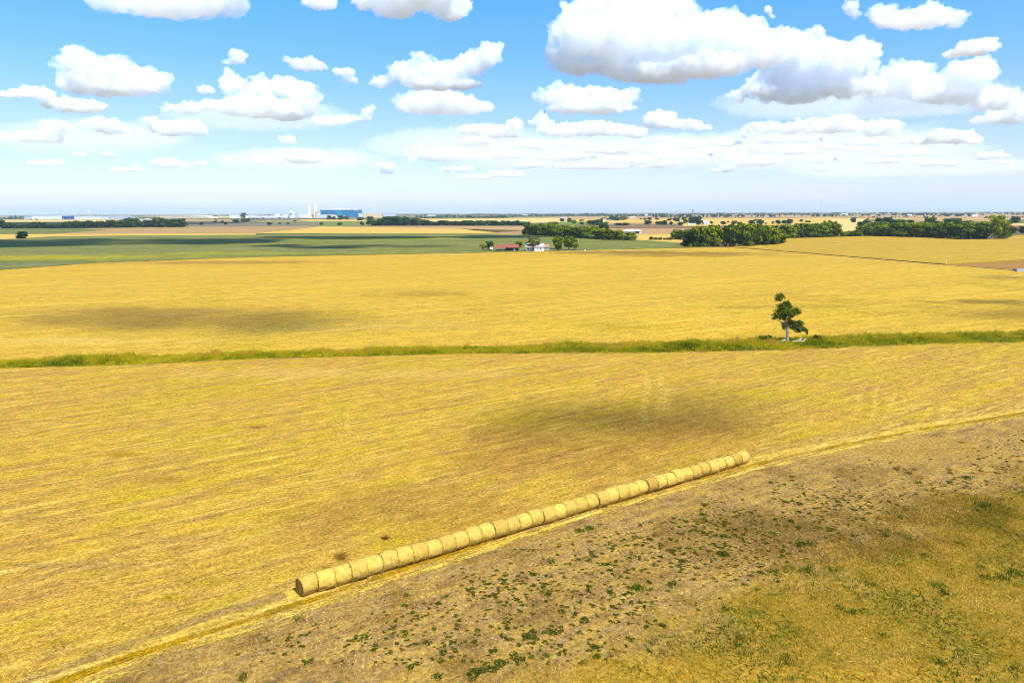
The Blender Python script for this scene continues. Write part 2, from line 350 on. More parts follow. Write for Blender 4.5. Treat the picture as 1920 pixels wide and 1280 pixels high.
fars = [
 ('gold', [(-500, 441), (100, 438.7), (480, 437.7), (480, 440), (250, 441.5), (100, 443), (0, 449), (-500, 462)], 'thin golden strip beyond the green crop by the round tree'),
 ('olive', [(-500, 428), (150, 428.5), (200, 431), (100, 438.7), (-500, 441)], 'dull olive field below the dark left treeline'),
 ('tan', [(150, 428.5), (355, 425), (480, 423.5), (600, 424), (530, 433), (480, 437.7), (100, 438.7), (200, 431)], 'tan field in front of the left treeline'),
 ('gold', [(480, 437.7), (530, 433), (600, 424.5), (720, 426.5), (860, 429), (990, 432), (900, 437.5), (700, 437.5)], 'golden field below the central treeline'),
 ('pink', [(600, 424.5), (720, 423.5), (985, 424), (985, 441), (900, 437.5), (990, 432), (860, 429), (720, 426.5)], 'pinkish tan field left of the dense middle grove'),
 ('lightgold', [(-500, 413), (0, 412), (310, 412), (310, 416), (-500, 418)], 'pale gold strip behind the left treeline'),
 ('olive', [(-500, 418), (310, 416), (355, 417), (355, 426), (-500, 428)], 'olive pasture behind the left treeline'),
 ('grey', [(350, 419), (480, 417), (600, 417), (600, 424), (355, 425)], 'greyish pasture with scattered bushes'),
 ('green', [(440, 415.5), (700, 414.5), (704, 423), (600, 424), (600, 417), (480, 417)], 'green pasture below the factory'),
 ('gold', [(560, 412), (700, 411), (760, 412), (700, 414.5), (580, 415)], 'gold strip just below the factory'),
 ('grey', [(430, 409), (570, 409), (560, 412.5), (440, 415)], 'grey field left of the factory'),
 ('lightgold', [(780, 411), (1050, 409.5), (1060, 417), (780, 418)], 'light gold strip above the central treeline'),
 ('gold', [(1050, 410.5), (1280, 411), (1280, 418), (1060, 418)], 'gold field with scattered trees behind the middle grove'),
 ('green', [(1020, 417), (1110, 415.5), (1120, 421), (1020, 422)], 'small green meadow behind the middle grove'),
 ('pink', [(1050, 406), (1560, 403), (1560, 408), (1050, 410.5)], 'pinkish field under the horizon woods'),
 ('gold', [(1280, 411), (1560, 408), (1620, 409), (1620, 420), (1280, 424)], 'broad gold field dotted with trees at centre right'),
 ('plow', [(1145, 423.5), (1280, 424), (1360, 424), (1360, 428.5), (1170, 428.5)], 'dark ploughed strip behind the white hangar'),
 ('pink', [(1140, 428.5), (1300, 428.5), (1290, 438), (1195, 440), (1190, 449), (1140, 449)], 'pinkish bare field round the white hangar'),
 ('gold', [(1195, 440), (1290, 438), (1290, 460), (1275, 455), (1192, 449.5)], 'golden field left of the large grove'),
 ('lightgold', [(1560, 411), (1620, 410), (1615, 432), (1560, 436)], 'light gold gap between two groves'),
 ('pink', [(1620, 402), (2500, 398), (2500, 408), (1620, 409)], 'pinkish fields under the right horizon'),
 ('olive', [(1870, 411), (2500, 408), (2500, 416), (1870, 418)], 'olive field right of the tall tree'),
 ('red', [(1885, 423), (2500, 420), (2500, 426), (1885, 430)], 'reddish ploughed strip at the right edge'),
 ('lightgold', [(1870, 418.5), (2500, 416.5), (2500, 420), (1885, 423)], 'thin light strip above the reddish soil'),
 ('pale', [(300, 405.5), (430, 405), (430, 408.5), (300, 408.5)], 'bare pale earthworks at far left'),
]
for i, (k, poly, lab) in enumerate(fars):
    sheet('far_field', poly, FLD[k], lab, 'field', z=-.48+.016*i)
# pale farm lanes
mat_lane = hay2('pale_lane', C(240, 206, 130), C(232, 194, 110), C(250, 222, 156), C(220, 180, 110))
band('dirt_lane', -2.2, 2.2, .05, mat_lane, 'pale lane along the far edge of the stubble below the farmhouse', 'lane', .5, 6, [P(1010, 471.5), P(1100, 470), P(1230, 467.5), P(1365, 464.5)], step=3)
band('dirt_lane', -1.6, 1.6, .05, mat_lane, 'pale lane edging the ripe crop on the right', 'lane', .5, 7, [P(1365, 464.5), P(1560, 480), P(1775, 498), P(1920, 509), P(2200, 530)], step=2)
# ------------------------------------------------------------------ air
def box_mesh(name, x0, x1, y0, y1, z0, z1):
    V = [(x, y, z) for z in (z0, z1) for y in (y0, y1) for x in (x0, x1)]
    me = bpy.data.meshes.new(name); me.from_pydata(V, [], [(0, 2, 3, 1), (4, 5, 7, 6), (0, 1, 5, 4), (2, 6, 7, 3), (0, 4, 6, 2), (1, 3, 7, 5)]); return me
hm = bpy.data.materials.new('haze'); hm.use_nodes = True; hm.node_tree.nodes.clear(); t = NT(hm.node_tree)
v = t.add('ShaderNodeVolumePrincipled'); v.inputs['Color'].default_value = (.58, .80, 1.0, 1); v.inputs['Density'].default_value = 4.0e-5
t.l.new(v.outputs[0], t.add('ShaderNodeOutputMaterial').inputs['Volume'])
tag(link('haze', box_mesh('haze', -S-200, S+200, -S-200, S+200, -3, 190), hm), 'pale blue summer haze over the plain', 'haze', kind='stuff')

# ------------------------------------------------------------------ clouds
_cm = {}
def cloud_mat(dens, even=False):
    key = round(math.log(dens)*3); flat = even; mk = (key, flat)
    if mk not in _cm:
        m = bpy.data.materials.new('cloud_vapour'); m.use_nodes = True; m.node_tree.nodes.clear(); t = NT(m.node_tree)
        v = t.add('ShaderNodeVolumePrincipled'); v.inputs['Color'].default_value = (.952, .976, 1, 1); v.inputs['Anisotropy'].default_value = -.1
        gp = t.add('ShaderNodeTexCoord').outputs['Object']; n1 = t.noise(gp, 1/140, 6, .66, .5)
        v.inputs['Density'].default_value = math.exp(key/3)
        if not flat: t.put(v.inputs['Density'], t.mr(n1, .38, .66, .04*math.exp(key/3), 2.3*math.exp(key/3)))
        t.l.new(v.outputs[0], t.add('ShaderNodeOutputMaterial').inputs['Volume']); _cm[mk] = m
    return _cm[mk]
def cloud_mesh(lobes, u, vox, seed, zbase, rough=1.0):
    amp = max(.3, min(1.0, sum(l[3] for l in lobes)/len(lobes)/u/17))
    """lobes: (centre Vector, rx, ry, rz) in metres; u: metres per photo pixel"""
    r = random.Random(seed); bm = bmesh.new()
    def blob(c, rx, ry, rz): bmesh.ops.create_icosphere(bm, subdivisions=2, radius=1, matrix=Matrix.Translation(c) @ Matrix.Diagonal((rx, ry, rz, 1)))
    for c, rx, ry, rz in lobes:
        blob(c, rx, ry, rz)
        for k in range(9):
            a = r.uniform(0, 6.283); zz = r.uniform(-.2, 1); q = math.sqrt(1-zz*zz); s = rz*r.uniform(.25, .5)
            blob(c+Vector((math.cos(a)*q*rx*.9, math.sin(a)*q*ry*.9, zz*rz*.85)), s*1.25, s*1.1, s)
    me = bpy.data.meshes.new('cloud'); bm.to_mesh(me); bm.free()
    ob = bpy.data.objects.new('tmp', me); col.objects.link(ob)
    md = ob.modifiers.new('r', 'REMESH'); md.mode = 'VOXEL'; md.voxel_size = vox
    me2 = bpy.data.meshes.new_from_object(ob.evaluated_get(bpy.context.evaluated_depsgraph_get()))
    bpy.data.objects.remove(ob); bpy.data.meshes.remove(me)
    vs = me2.vertices; nn = [x.normal.copy() for x in vs]; off = Vector((seed*3.3, seed*1.7, 0))
    for x, nv in zip(vs, nn):
        p = x.co/u+off
        a = noise.fractal(p/24, 1, 2, 2)*6+(noise.turbulence(p/9, 3, False)-.5)*5.5*rough
        x.co = x.co+nv*(a*u*amp)
        if x.co.z < zbase: x.co.z = zbase+(x.co.z-zbase)*.3
    me2.name = 'cloud'
    return me2
BASE = 1100.0
CLOUDS = [  # lobes in photo pixels, optical depth, label
 ([(230,-2,80,24),(330,0,110,34),(425,2,45,34),(290,8,80,26),(380,14,60,22)], 7, 'bright cloud cut by the top edge at upper left'),
 ([(770,-8,90,36),(840,6,46,34),(700,0,50,18),(740,26,40,14),(850,26,34,16)], 9, 'grey lilac cloud cut by the top edge at centre left'),
 ([(600,2,34,18),(578,8,14,10)], 2.5, 'small ragged cloud at the top edge left of the lilac cloud'),
 ([(158,108,14,18),(150,130,38,33),(200,132,40,28),(225,125,25,22),(260,150,48,28),(300,156,24,24),(140,155,35,22),(210,162,100,20)], 9, 'large heaped cloud with a knob on top at upper left'),
 ([(70,176,34,14),(30,178,36,8),(145,200,56,16),(112,197,34,12)], 4, 'flat drawn-out cloud below the knobbed left cloud'),
 ([(103,248,24,22),(48,257,50,12),(10,255,30,10)], 5, 'low lumpy cloud at the left edge'),
 ([(198,236,34,18),(168,235,18,12),(225,245,18,10)], 5, 'small rounded cloud under the flat left cloud'),
 ([(325,242,50,18),(285,230,22,13),(370,244,22,16)], 6, 'bright oblong cloud left of centre with its left end raised'),
 ([(432,160,18,26),(450,185,28,20),(490,162,24,22),(530,162,42,20),(480,205,88,20),(572,187,30,28),(540,210,58,18),(400,199,40,12),(345,202,46,11)], 8, 'big many-headed cloud at left centre'),
 ([(446,105,18,14),(438,117,24,7)], 2.2, 'small wispy cloud high above the many-headed cloud'),
 ([(575,122,36,14),(600,126,15,10),(546,113,18,7)], 2.0, 'thin ragged cloud right above the many-headed cloud'),
 ([(645,136,24,9),(656,150,18,8)], 1.4, 'faint torn cloud scrap left of the upper middle cloud'),
 ([(625,227,48,11),(690,212,13,15),(678,222,24,9)], 4.5, 'flat cloud with a hooked right end'),
 ([(385,169,18,10)], 1.6, 'faint little cloud left of the many-headed cloud'),
 ([(310,306,28,12),(340,310,20,8)], 1.6, 'pale little cloud low at left'),
 ([(374,307,19,7)], 1.2, 'tiny pale cloud low beside the pale little one'),
 ([(570,295,42,15),(495,303,27,9),(632,304,28,8),(545,286,20,10)], 2.4, 'pale low cloud above the factory'),
 ([(539,264,18,11)], 1.3, 'faint puff above the low factory cloud'),
 ([(206,291,18,7)], 1.6, 'tiny low cloud under the rounded left cloud'),
 ([(147,289,20,7)], 1.1, 'faint tiny cloud at far left'),
 ([(430,298,14,7)], 1.2, 'tiny puff left of the low factory cloud'),
 ([(915,105,30,25),(880,122,40,24),(840,136,48,22),(790,122,22,24),(760,138,38,20),(718,152,26,14),(825,157,86,13)], 9, 'upper middle cloud rising to a tall right head'),
 ([(830,196,92,20),(770,196,32,20),(822,188,50,20),(882,200,48,16)], 9, 'smooth oval cloud under the upper middle cloud'),
 ([(910,242,58,11),(966,234,20,15),(932,250,48,10)], 3, 'soft ragged cloud right under the smooth oval cloud'),
 ([(840,290,56,16),(802,286,26,16),(770,294,12,16),(885,294,36,9)], 2.6, 'low two-headed pale cloud in the middle'),
 ([(722,312,24,9),(728,323,20,6)], 1.3, 'faint low scrap left of the two-headed pale cloud'),
 ([(1062,178,36,22),(1100,190,78,24),(1170,187,28,20),(1020,182,17,16),(1105,208,92,11)], 9, 'double-decked cloud just right of the middle, upper deck'),
 ([(1100,242,98,14),(1016,228,18,20),(1180,247,36,14),(1050,246,48,12)], 6, 'double-decked cloud just right of the middle, lower deck'),
 ([(1000,274,38,10),(1062,270,40,8)], 1.8, 'faint thin cloud below the lower deck'),
 ([(1150,280,66,10),(1215,282,20,10)], 2.6, 'long low pale cloud right of the middle'),
 ([(1240,227,36,18),(1280,234,42,11),(1318,240,22,8)], 4, 'small cloud right of the double-decked one'),
 ([(1060,60,38,26),(1045,100,26,22),(1090,40,45,38),(1150,20,70,42),(1250,20,50,30),(1290,30,30,28),(1150,80,108,46),(1250,80,108,50),(1340,70,70,42),(1100,116,78,26),(1230,136,108,22),(1330,128,86,26),(1400,70,52,36),(1430,95,52,38)], 13, 'huge towering cloud bank across the upper right of the sky'),
 ([(1495,112,58,42),(1552,120,58,42),(1600,115,36,38),(1620,125,18,28),(1470,148,68,26),(1382,182,18,13),(1440,172,58,22),(1500,190,38,9),(1585,162,80,22),(1505,176,60,20)], 11, 'lumpy right shoulder of the huge cloud bank'),
 ([(1700,147,43,34),(1670,160,38,28),(1740,166,68,22),(1820,142,48,28),(1850,132,28,22),(1800,176,98,20),(1870,187,46,24),(1650,177,46,14)], 9, 'long white cloud trailing from the bank to the right edge'),
 ([(1890,218,46,18),(1862,226,42,11),(1915,200,24,20)], 5, 'cloud at the right edge under the long white cloud'),
 ([(1720,36,82,20),(1655,32,26,22),(1740,20,30,18),(1790,36,24,18)], 5, 'separate bright cloud at the upper right corner'),
 ([(1830,92,42,15),(1800,100,33,8),(1845,80,24,13)], 4, 'small bright cloud under the corner cloud'),
 ([(1594,15,13,16),(1600,30,9,13)], 2.2, 'narrow torn wisp left of the corner cloud'),
 ([(1440,20,10,9),(1448,32,9,6)], 1.2, 'curled wisp on top of the cloud bank'),
 ([(1550,238,78,15),(1580,228,33,14),(1650,242,42,18),(1432,238,36,13),(1500,242,58,12)], 4, 'wide low cloud under the right part of the bank'),
 ([(1400,250,14,13),(1350,268,46,9),(1300,274,26,8)], 2.4, 'slanting pale cloud left of the wide low cloud'),
 ([(1780,257,46,15),(1730,265,46,8),(1820,265,26,8)], 3.6, 'low rounded cloud at the right'),
 ([(1490,282,38,11),(1442,282,36,8)], 1.8, 'pale low cloud below the wide low cloud'),
 ([(1565,276,36,7),(1610,280,30,6)], 1.2, 'faint streak right of the pale low cloud'),
 ([(1250,308,36,8),(1225,312,30,6)], 1.2, 'faint low cloud right of the middle'),
 ([(1350,320,28,5),(1372,312,26,5)], .9, 'faint low streak at centre right'),
 ([(1540,317,20,7)], .9, 'faint little puff low at right'),
 ([(950,326,36,8),(890,332,40,6)], 1.1, 'faint low streak in the middle'),
 ([(1110,313,80,6)], .9, 'long faint streak low in the middle'),
 ([(1880,306,24,6)], .9, 'faint streak low at the right edge'),
]
LOW = sorted([(1060,294,62,7),(1180,302,60,8),(1300,292,40,8),(1420,304,50,8),(1520,300,52,7),(1625,266,54,8),(1700,288,52,7),(1655,303,40,6),(1480,262,62,7),(1385,297,28,7),(898,264,42,9),(958,292,42,8),(1862,292,30,7),(1238,264,32,7),(1000,310,40,6),(862,317,42,6),(90,305,40,5),(240,318,34,5),(1760,308,44,6)])
for i_, (x, y, rx, ry) in enumerate(LOW):
    CLOUDS.append(([(x, y, rx, ry), (x-rx*.5, y+1, rx*.5, ry*1.25), (x+rx*.35, y-1, rx*.4, ry*1.35)], 1.5, f'pale flat cloud in the low hazy layer, {ordn(i_)} from left'))
for x, y, rx, ry, lab in ((1520, 282, 340, 42, 'wide thin veil of haze cloud low at the right'), (1120, 286, 300, 38, 'wide thin veil of haze cloud low in the middle'), (480, 222, 190, 30, 'thin veil of cloud round the many-headed cloud'), (170, 262, 190, 34, 'thin veil of cloud low at the left'), (1620, 196, 290, 34, 'thin veil under the right shoulder of the cloud bank'), (860, 268, 190, 34, 'thin veil of cloud below the smooth oval cloud'), (560, 300, 170, 22, 'faint veil of cloud above the factory'), (1720, 316, 260, 22, 'faint veil of cloud low at the far right')):
    CLOUDS.append(([(x, y, rx, ry), (x-rx*.45, y+ry*.2, rx*.5, ry*.8), (x+rx*.4, y-ry*.15, rx*.5, ry*.85)], -.30, lab))
for i, (lobes, od, lab) in enumerate(CLOUDS):
    bx = sum(l[0] for l in lobes)/len(lobes); by = max(l[1]+l[3]*.75 for l in lobes)
    d = ray(bx, by); el = d.z/math.hypot(d.x, d.y)
    D = min(BASE/max(.03, el), 25000); u = D/F
    L = []; r = random.Random(i)
    for (x, y, rx, ry) in lobes:
        rr = ray(x, y); k = D/math.hypot(rr.x, rr.y); s = k/F*1.02
        dep = (rx+ry)*.5*s; q = Vector((rr.x, rr.y, 0)).normalized()
        L.append((CAM+rr*k+q*r.uniform(-.5, .3)*dep, rx*s, dep, ry*s))
    zb = CAM.z+min(l[0].z-l[3]*.72 for l in L)-CAM.z
    me = cloud_mesh(L, u, 2.0*u*(2.0 if od < 0 else .6 if od < 3 else 1.0 if len(lobes) < 8 else 1.25), i, zb, 1.0 if od > 2 else 1.5)
    mean = sum(l[3] for l in L)/len(L)
    me.materials.append(cloud_mat((-od if od < 0 else od*.26 if od > 6 else od*.4 if od > 4 else 1.2+od*.3)/(2*mean), od < 3))
    # keep the object's origin inside the cloud
    c = sum((l[0] for l in L), Vector())/len(L); me.transform(Matrix.Translation(-c))
    o = bpy.data.objects.new('cloud', me); col.objects.link(o); o.location = c
    tag(o, lab, 'cloud', 'cumulus clouds over the plain')
# the clouds overhead whose shade lies on the fields in view
def overhead(px0, px1, y0, y1, od, seed, lab):
    a, b = P((px0+px1)/2, y0), P((px0+px1)/2, y1); c = (a+b)/2; W = (px1-px0)/2*mpp(c); Dp = abs(a.y-b.y)/2
    zc = BASE+140; c = c+SD*(zc/SD.z); r = random.Random(seed); L = []; n = max(3, min(14, int(W/Dp*1.6)))
    for k in range(n):
        f = -1+2*(k+.5)/n; L.append((c+Vector((f*W*.85+r.uniform(-.1, .1)*W, r.uniform(-.4, .4)*Dp, r.uniform(-20, 20))), max(W/n*1.5, Dp*.6)*r.uniform(.7, 1.1), Dp*r.uniform(.45, .9), min(90, Dp*.6)*r.uniform(.6, 1)))
    u = max(1.0, Dp/30); me = cloud_mesh(L, u, max(6, Dp/9), seed, c.z-60)
    me.materials.append(cloud_mat(od/(2*sum(l[3] for l in L)/n)))
    me.transform(Matrix.Translation(-c)); o = bpy.data.objects.new('cloud', me); col.objects.link(o); o.location = c
    tag(o, lab, 'cloud', 'cumulus clouds over the plain')
overhead(-300, 420, 412, 431, 5, 101, 'cloud overhead shading the left treeline')
overhead(-400, 520, 446, 474, 5, 102, 'long cloud overhead shading the left of the green crop')
overhead(430, 1050, 441, 449, 5, 103, 'narrow cloud overhead shading the far edge of the green crop')
overhead(430, 860, 459, 467, 3, 104, 'thin cloud overhead shading the near half of the green crop')
overhead(1430, 2150, 900, 1060, 1.3, 105, 'small cloud overhead shading the weedy field at lower right')
overhead(20, 700, 560, 626, .5, 111, 'thin cloud overhead shading the left of the stubble field')
overhead(1560, 2150, 548, 612, .6, 108, 'thin cloud overhead dimming the stubble right of the lone tree')
overhead(720, 1600, 722, 830, .5, 106, 'wispy cloud overhead dimming the middle of the hay field')

# ------------------------------------------------------------------ foliage
def leaf_material(name, stops, trans=.25, objvar=.25):
    m, t, b = new_mat(name, .9, .0)
    at = t.add('ShaderNodeAttribute', attribute_name='tone'); oi = t.add('ShaderNodeObjectInfo')
    f = t.math('ADD', at.outputs['Fac'], t.mr(oi.outputs['Random'], 0, 1, -objvar, objvar), True)
    c = t.ramp(f, stops); t.put(b.inputs['Base Color'], c)
    tr = t.add('ShaderNodeBsdfTranslucent'); t.put(tr.inputs[0], c); mx = t.add('ShaderNodeMixShader'); mx.inputs[0].default_value = trans
    t.l.new(b.outputs[0], mx.inputs[1]); t.l.new(tr.outputs[0], mx.inputs[2]); t.l.new(mx.outputs[0], m.node_tree.nodes['Material Output'].inputs[0])
    return m
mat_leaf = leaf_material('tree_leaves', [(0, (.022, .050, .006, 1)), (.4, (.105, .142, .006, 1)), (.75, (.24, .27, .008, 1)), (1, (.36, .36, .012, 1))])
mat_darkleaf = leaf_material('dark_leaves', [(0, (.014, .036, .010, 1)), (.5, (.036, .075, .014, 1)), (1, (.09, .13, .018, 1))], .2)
mat_oliveleaf = leaf_material('olive_leaves', [(0, (.08, .085, .010, 1)), (.5, (.16, .155, .015, 1)), (1, (.26, .22, .03, 1))], .2)
mat_greyleaf = leaf_material('grey_leaves', [(0, (.08, .09, .05, 1)), (.5, (.16, .16, .10, 1)), (1, (.25, .23, .16, 1))], .2)
mat_brownleaf = leaf_material('brown_leaves', [(0, (.10, .06, .012, 1)), (.5, (.18, .11, .02, 1)), (1, (.26, .18, .03, 1))], .2)
mat_bark = plain('bark', (.20, .155, .12, 1), .95, .05, .35, 2.5)
mat_palebark = plain('pale_bark', (.42, .35, .29, 1), .95, .05, .35, 3.0)
mat_deadwood = plain('bleached_wood', (.62, .56, .50, 1), .9, .1, .2, 3.0)

def sphere_dirs(n, up=0.0):
    d = rng.normal(size=(n, 3)); d /= np.linalg.norm(d, axis=1)[:, None]
    if up: d[:, 2] += up; d /= np.linalg.norm(d, axis=1)[:, None]
    return d
def leaf_quads(c, nrm, size):
    """one bent leaf-clump quad per centre"""
    n = len(c); r = rng.normal(size=(n, 3)); t1 = np.cross(nrm, r); t1 /= np.linalg.norm(t1, axis=1)[:, None]+1e-9; t2 = np.cross(nrm, t1)
    s = size[:, None]; a = rng.uniform(.7, 1.3, (n, 1))
    k = rng.uniform(.5, 1.2, (4, n, 1))
    V = np.stack([c-t1*s*a*k[0]-nrm*s*.2, c-t2*s*k[1], c+t1*s*a*k[2]-nrm*s*.2, c+t2*s*k[3]+nrm*s*.15], 1).reshape(-1, 3)
    return V, np.arange(4*n).reshape(-1, 4)
def crown(lobes, n, size, up=.25, inner=.25, shell=(.72, 1.06)):
    Vs, Fs, Ts, o = [], [], [], 0
    area = np.array([max(.05, (a*b+b*c_+a*c_)) for _, a, b, c_ in [(l[0], *l[1]) for l in lobes]]); area = area/area.sum()
    for (ctr, rad), fr in zip(lobes, area):
        m = max(8, int(n*fr)); d = sphere_dirs(m, up); rr = rng.uniform(*shell, (m, 1)); ins = rng.random(m) < inner; rr[ins] *= .6
        c = np.array(ctr)+d*rr*np.array(rad); nr = d+rng.normal(size=(m, 3))*.45; nr /= np.linalg.norm(nr, axis=1)[:, None]
        V, Fc = leaf_quads(c, nr, size*rng.uniform(.55, 1.35, m)); Vs.append(V); Fs.append(Fc+o); o += len(V)
        Ts.append(np.repeat(np.clip(rng.normal(.42, .13)+rng.normal(0, .16, m), 0, 1), 4))
    return np.concatenate(Vs), np.concatenate(Fs), np.concatenate(Ts)
def tube(V, Fc, pts, rad, n=7):
    base = len(V); prev = None
    for i, (p, r) in enumerate(zip(pts, rad)):
        p = Vector(p); a = Vector(pts[max(0, i-1)]); b = Vector(pts[min(len(pts)-1, i+1)]); d = (b-a).normalized()
        x = d.orthogonal().normalized() if prev is None else (prev-d*prev.dot(d)).normalized(); prev = x; y = d.cross(x)
        for k in range(n):
            q = 2*math.pi*k/n; V.append(tuple(p+(x*math.cos(q)+y*math.sin(q))*r))
        if i:
            for k in range(n): Fc.append((base+(i-1)*n+k, base+(i-1)*n+(k+1) % n, base+i*n+(k+1) % n, base+i*n+k))
    Fc.append(tuple(base+k for k in range(n))[::-1]); Fc.append(tuple(base+(len(pts)-1)*n+k for k in range(n)))
def tube_mesh(name, tubes, n=7):
    V, Fc = [], []
    for pts, rad in tubes: tube(V, Fc, pts, rad, n)
    me = bpy.data.meshes.new(name); me.from_pydata(V, [], Fc); me.polygons.foreach_set('use_smooth', np.ones(len(me.polygons), bool)); me.update(); return me

def unit_tree(kind, seed, n=900, size=.055):
    """a tree one unit high and one unit wide: crown arrays and trunk mesh"""
    r = random.Random(seed); L = []
    if kind == 'broad':
        for k in range(11):
            a = r.uniform(0, 6.283); q = math.sqrt(r.random())*.30; z = r.uniform(.36, .80); w_ = .24*(1.25-abs(z-.5))
            L.append(((math.cos(a)*q, math.sin(a)*q, z), (w_*r.uniform(.7, 1), w_*r.uniform(.7, 1), r.uniform(.11, .19))))
        L.append(((0, 0, .5), (.36, .36, .28))); lo = .3
    elif kind == 'tall':
        for k in range(13):
            z = r.uniform(.15, .9); q = .22*r.random(); a = r.uniform(0, 6.283); w_ = .30*(1.15-abs(z-.55))
            L.append(((math.cos(a)*q, math.sin(a)*q, z), (w_*r.uniform(.6, 1), w_*r.uniform(.6, 1), r.uniform(.08, .15))))
        L.append(((0, 0, .48), (.30, .30, .38))); lo = .2
    elif kind == 'skirted':                      # foliage down to the ground
        for k in range(14):
            a = r.uniform(0, 6.283); z = r.uniform(.10, .82); q = .36*math.sqrt(r.random())*(1.1-.6*z); w_ = r.uniform(.14, .25)
            L.append(((math.cos(a)*q, math.sin(a)*q, z), (w_, w_, r.uniform(.10, .18))))
        L.append(((0, 0, .38), (.36, .36, .38))); lo = .15
    elif kind == 'sparse':
        for k in range(34):
            a = r.uniform(0, 6.283); z = r.uniform(.40, .92); q = .44*math.sqrt(r.random())*(1.1-abs(z-.62)); w_ = r.uniform(.05, .10)
            L.append(((math.cos(a)*q, math.sin(a)*q, z), (w_, w_, w_*.8)))
        lo = .4
    else:                                         # round bush
        for k in range(10):
            a = r.uniform(0, 6.283); z = r.uniform(.15, .72); q = .28*math.sqrt(r.random()); w_ = r.uniform(.16, .26)
            L.append(((math.cos(a)*q, math.sin(a)*q, z), (w_, w_, w_*1.0)))
        L.append(((0, 0, .42), (.38, .38, .40))); lo = .1
    V, Fc, T = crown(L, n, size)
    V[:, 2] = np.clip(V[:, 2], .0, None)
    ctr = V[:, :2].mean(0); V[:, :2] -= ctr; hw = np.quantile(np.abs(V[:, :2]), .985); V[:, :2] *= .5/hw; V[:, 2] *= 1/np.quantile(V[:, 2], .995)
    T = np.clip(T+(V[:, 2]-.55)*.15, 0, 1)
    tubes = [([(0, 0, -.03), (.01, 0, lo*.6), (.015, .01, lo), (0, .01, .6)], [.035, .026, .022, .008])]
    for k in range(6 if kind != 'sparse' else 14):
        a = r.uniform(0, 6.283); z1 = r.uniform(.5, .82); q = r.uniform(.18, .36)
        tubes.append(([(0.01, 0, lo*r.uniform(.7, 1.1)), (math.cos(a)*q*.5, math.sin(a)*q*.5, lo+(z1-lo)*.45), (math.cos(a)*q, math.sin(a)*q, z1)], [.016, .010, .003]))
    return (V, Fc, T), tubes
TREES = {}
for kind, nv, n, sz in (('broad', 4, 1500, .058), ('tall', 2, 1700, .05), ('skirted', 5, 1600, .058), ('sparse', 1, 1500, .034), ('bush', 3, 900, .075), ('small', 4, 260, .12)):
    TREES[kind] = []
    for s_ in range(nv):
        (V, Fc, T), tb = unit_tree('skirted' if kind == 'small' else kind, hash((len(kind), s_)) % 1000+s_*17, n, sz)
        TREES[kind].append((np_mesh('crown', V, Fc, T), tube_mesh('trunk', tb, 6)))
_mm = {}
def with_mat(me, mat):
    k = (me.name, mat.name)
    if k not in _mm:
        c = me.copy(); c.materials.append(mat); _mm[k] = c
    return _mm[k]
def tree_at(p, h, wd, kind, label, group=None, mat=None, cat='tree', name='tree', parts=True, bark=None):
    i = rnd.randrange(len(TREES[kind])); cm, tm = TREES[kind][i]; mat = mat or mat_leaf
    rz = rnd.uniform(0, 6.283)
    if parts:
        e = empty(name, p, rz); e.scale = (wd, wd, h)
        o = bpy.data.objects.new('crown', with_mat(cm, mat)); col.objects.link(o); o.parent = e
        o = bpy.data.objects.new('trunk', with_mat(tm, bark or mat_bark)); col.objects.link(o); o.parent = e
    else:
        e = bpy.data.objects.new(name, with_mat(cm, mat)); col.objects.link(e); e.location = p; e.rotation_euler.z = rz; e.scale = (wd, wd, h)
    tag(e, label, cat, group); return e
def tree_px(x, yb, hp, wp, kind, label, group=None, **kw):
    p = P(x, yb, -.4); m = mpp(p); return tree_at(p, hp*m, wp*m, kind, label, group, **kw)

# groves: (x, base y, height px, width px), front trees and the trees behind them
def grove(specs, where, group, kinds=('skirted',), mat=None, parts=True):
    specs = sorted(specs, key=lambda s: s[0])
    for i, s in enumerate(specs):
        kd = s[4] if len(s) > 4 else kinds[i % len(kinds)]
        tree_px(s[0], s[1], s[2], s[3], kd, f'green tree {where}, {ordn(i)} from left', group, mat=mat, parts=parts)
def line_specs(x0, x1, y0, y1, h0, h1, w_, step, seed, dy=0.0):
    r = random.Random(seed); out = []; x = x0
    while x <= x1:
        f = (x-x0)/max(1, x1-x0); out.append((x+r.uniform(-.2, .2)*step, y0+(y1-y0)*f+r.uniform(-.6, .6)*dy, (h0+(h1-h0)*f)*r.uniform(.86, 1.1), w_*r.uniform(.85, 1.25))); x += step
    return out
grove(line_specs(992, 1132, 440, 449.5, 20, 21, 21, 10.5, 1, .4)+[(983, 438.5, 7, 9)], 'in the front row of the grove behind the farm', 'trees of the middle grove')
grove(line_specs(996, 1125, 436.5, 442, 18, 16, 20, 13, 2, .4), 'in the back row of the grove behind the farm', 'trees of the middle grove')
for x, lab in ((1143, 'left of three'), (1161, 'middle of three'), (1181, 'right of three')):
    tree_px(x, 451 if x < 1180 else 452, 20 if x < 1170 else 17, 24, 'skirted', f'rounded green tree standing before the white hangar, {lab}', 'three rounded trees by the hangar')
grove([(1290, 462, 30, 26), (1308, 463, 37, 30), (1326, 463.5, 38, 26), (1345, 463, 36, 30), (1362, 463, 40, 28), (1398, 463, 42, 32), (1414, 462, 36, 26), (1430, 461, 37, 28), (1447, 460, 36, 30), (1463, 458, 27, 22)],
      'at the front of the large grove above the lane', 'trees of the large grove')
grove([(1318, 456, 30, 26), (1340, 456, 33, 28), (1378, 456, 34, 28), (1392, 456, 36, 30), (1422, 455, 34, 28), (1442, 454, 30, 26)], 'at the back of the large grove above the lane', 'trees of the large grove')
tree_px(1378, 462, 29, 24, 'sparse', 'pale greyish half-bare tree amid the large grove', None, mat=mat_greyleaf, bark=mat_deadwood)
